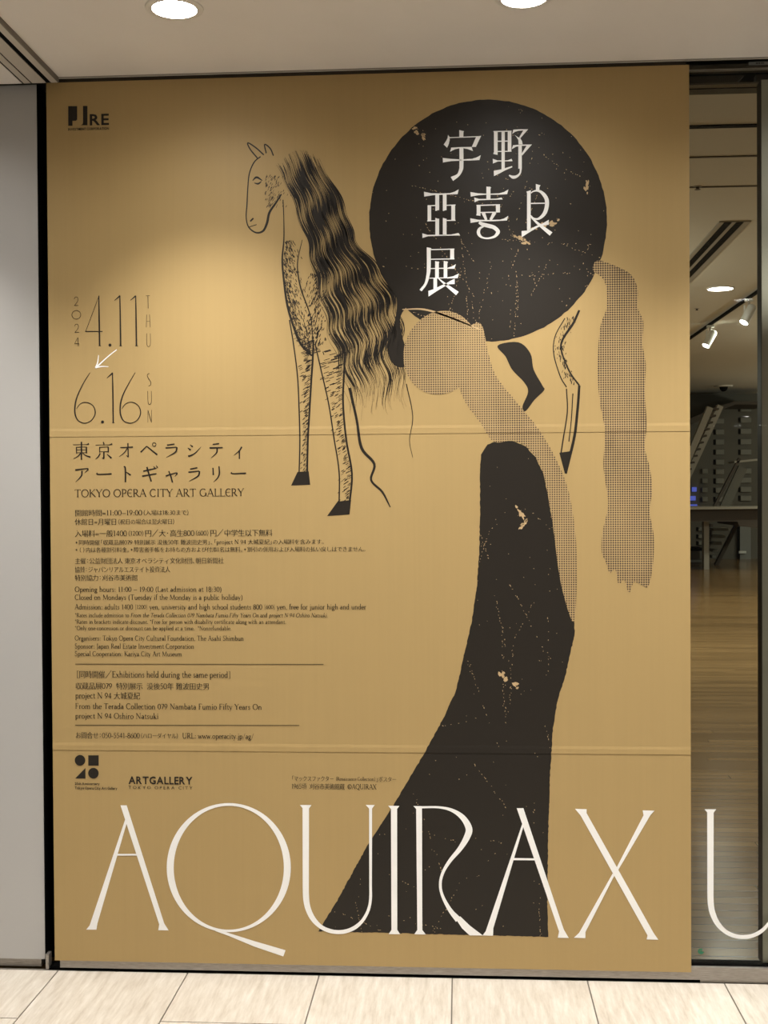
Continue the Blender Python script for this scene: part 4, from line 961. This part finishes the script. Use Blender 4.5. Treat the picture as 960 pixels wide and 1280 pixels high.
for ch, sty, o in tmp:
    ev = o.evaluated_get(dg); me = ev.to_mesh()
    V = np.array([(v.co.x, v.co.y) for v in me.vertices]) if len(me.vertices) else np.zeros((0, 2)); Fc = [tuple(p.vertices) for p in me.polygons]
    if sty == 'min' and len(V):
        # thin the horizontal strokes: pull outline points in vertically along their outward normal
        cnt = {}
        for f in Fc:
            for a_, b_ in zip(f, f[1:]+f[:1]): cnt[(a_, b_)] = 1
        nrm_ = np.zeros_like(V)
        for (a_, b_) in cnt:
            if (b_, a_) not in cnt:
                d_ = V[b_]-V[a_]; L_ = np.linalg.norm(d_)+1e-9; q = np.array([d_[1], -d_[0]])/L_
                nrm_[a_] += q; nrm_[b_] += q
        nrm_ /= (np.linalg.norm(nrm_, axis=1)[:, None]+1e-9)
        V[:, 1] -= .016*nrm_[:, 1]; V[:, 0] += .004*nrm_[:, 0]
    FONT[(ch, sty)] = (V, Fc); ev.to_mesh_clear()
for _, _, o in tmp:
    c = o.data; bpy.data.objects.remove(o); bpy.data.curves.remove(c)
kuni = FONT.get(('館', 'min'), (np.zeros((0, 2)), []))[0]
CJ = (float(kuni[:, 0].max()+kuni[:, 0].min()) if len(kuni) else 1.0)       # advance of a full-width cell in font units
CB = float(kuni[:, 1].min()) if len(kuni) else -.1
CH = float(kuni[:, 1].max()-kuni[:, 1].min()) if len(kuni) else .9
CS = .93/CH
def typeset(pr, x0, x1, yc, em, text):
    items = []; x = 0; sc = 1.0; sl = 0.0; jp = any(ord(c_) > 0x3000 for c_ in text)
    for ch in text:
        if ch == '{': sc = .82; continue
        if ch == '}': sc = 1.0; continue
        if ch == '<': sl = .22; continue
        if ch == '>': sl = 0; continue
        if ch == ' ': x += .27*sc; continue
        if ch in G:
            adv, V, Fc = glyph_mesh(ch, sl); off = 0
            if jp: V = [(q[0]*1.12, q[1]*1.15-.03) for q in V]; adv *= 1.12
        else:
            V, Fc = FONT[(ch, 'min')]
            V = [(q[0]*CS*.97, (q[1]-CB)*CS*.97-.14) for q in V]; adv = CJ*CS*.97; off = 0
            if ch in '「（［': off = -.45*adv; adv *= .55
            elif ch in '」）］、。': adv *= .55
        items.append((x, sc, off, V, Fc)); x += adv*sc
    Xa, za = onwall(x0, yc); Xb, _ = onwall(x1, yc); zc = onwall((x0+x1)/2, yc)[1]
    E_ = em*PXW; kx = (Xb-Xa)/x
    for x_, sc_, off, V, Fc in items:
        pr.mesh([(Xa+(x_+(off+q[0])*sc_)*kx, zc+(q[1]*sc_-.32+(1-sc_)*.3)*E_) for q in V], Fc)
for nm, ls in LINES:
    pr = Print()
    for l in ls: typeset(pr, *l)
    pr.build('printed_text', M['ink_thin'] if 'thin' in nm else M['ink'], 6, 'small print: '+nm)
def sans_line(pr, x0, x1, yc, em, text, sty):
    items = []; x = 0
    for ch in text:
        if ch == ' ': x += .22; continue
        V, Fc = FONT[(ch, sty)]
        lo = float(V[:, 0].min()); hi = float(V[:, 0].max()); items.append((x-lo, V, Fc)); x += hi-lo+.07
    x -= .07
    Xa, _ = onwall(x0, yc); Xb, _ = onwall(x1, yc); zc = onwall((x0+x1)/2, yc)[1]; kx = (Xb-Xa)/x; E_ = em*PXW
    for x_, V, Fc in items: pr.mesh([(Xa+(x_+q[0])*kx, zc+(q[1]-.36)*E_) for q in V], Fc)
pr = Print(); sans_line(pr, *SANS[0]); sans_line(pr, *SANS[1]); pr.build('gallery_logo', M['ink'], 6, 'bold black ART GALLERY logo')
pr = Print(); sans_line(pr, *SANS[2]); sans_line(pr, *SANS[3])
pr.poly(pw(ell(100.5, 950.1, 6.6, 6.7, 32))); pr.poly(pw([(110.8, 943.8), (123.8, 943.8), (123.8, 956.8), (110.8, 956.8)])); pr.poly(pw([(94.4, 972.7), (107.3, 972.7), (107.3, 959.6)])); pr.poly(pw(ell(117.2, 966.2, 6.6, 6.7, 32)))
pr.build('anniversary_logo', M['ink'], 6, 'black logo of two circles, a square and a triangle')
pr = Print(); sans_line(pr, *SANS[4]); sans_line(pr, *SANS[5]); oj = (70, 120, 10.667)
pr.poly(pw([(168, 140), (287, 140), (287, 318), (270, 335), (225, 336), (225, 402), (168, 402)], oj)); pr.poly(pw([(365, 137), (424, 137), (424, 395), (336, 395), (360, 380), (365, 355)], oj))
pr.build('sponsor_logo', M['ink'], 6, 'black sponsor logo in the top left corner')
for y, xb in ((829.9, 404.6), (906.2, 374.4)):
    pr = Print(); stroke(pr, [(94.4, y), (xb, y+.35)], .8, sm=False); pr.build('rule_line', M['ink_thin'], 6)

# ------------------------------------------------------------------ small things on the glass and header
x0, z1 = onwall(936, 77.2, .028); x1, z0 = onwall(966, 80.6, .028)
tg = empty('paper_tag', (x0, .028, z0), 'small white label on the header above the glass at the right', 'label')
MB().box(x0, x1, .0285, .0298, z0, z1).build('paper', M['tag'], tg)
pr = MB()
for i, (a_, b_) in enumerate(((.30, .36), (.37, .40), (.42, .48), (.52, .57), (.59, .64))):
    pr.box(x0+(x1-x0)*a_, x0+(x1-x0)*b_, .0281, .0285, z0+(z1-z0)*.3, z0+(z1-z0)*.75)
pr.build('printed_marks', M['tag_ink'], tg)
gx_, gz_ = onwall(876, 1189, .0138)
sk = empty('green_sticker', (gx_, .0138, gz_), 'small round green sticker low on the clear glass below the letter', 'sticker')
pr = Print()
R0 = .0098
tt = [math.radians(60+i*10) for i in range(30)]
pr.ribbon([(gx_+R0*.68*math.cos(t), gz_+R0*.68*math.sin(t)) for t in tt], [R0*(.35+.35*i/29) for i in range(30)])
pr.poly([(gx_+R0*.2, gz_+R0*1.05), (gx_-R0*.1, gz_+R0*.2), (gx_+R0*.75, gz_+R0*.45)])
pr.poly([(gx_+R0*.35*math.cos(t), gz_-R0*.1+R0*.35*math.sin(t)) for t in [i*.5236 for i in range(12)]])
pr.build('swirl', M['green'], 2, None, sk, .0138)
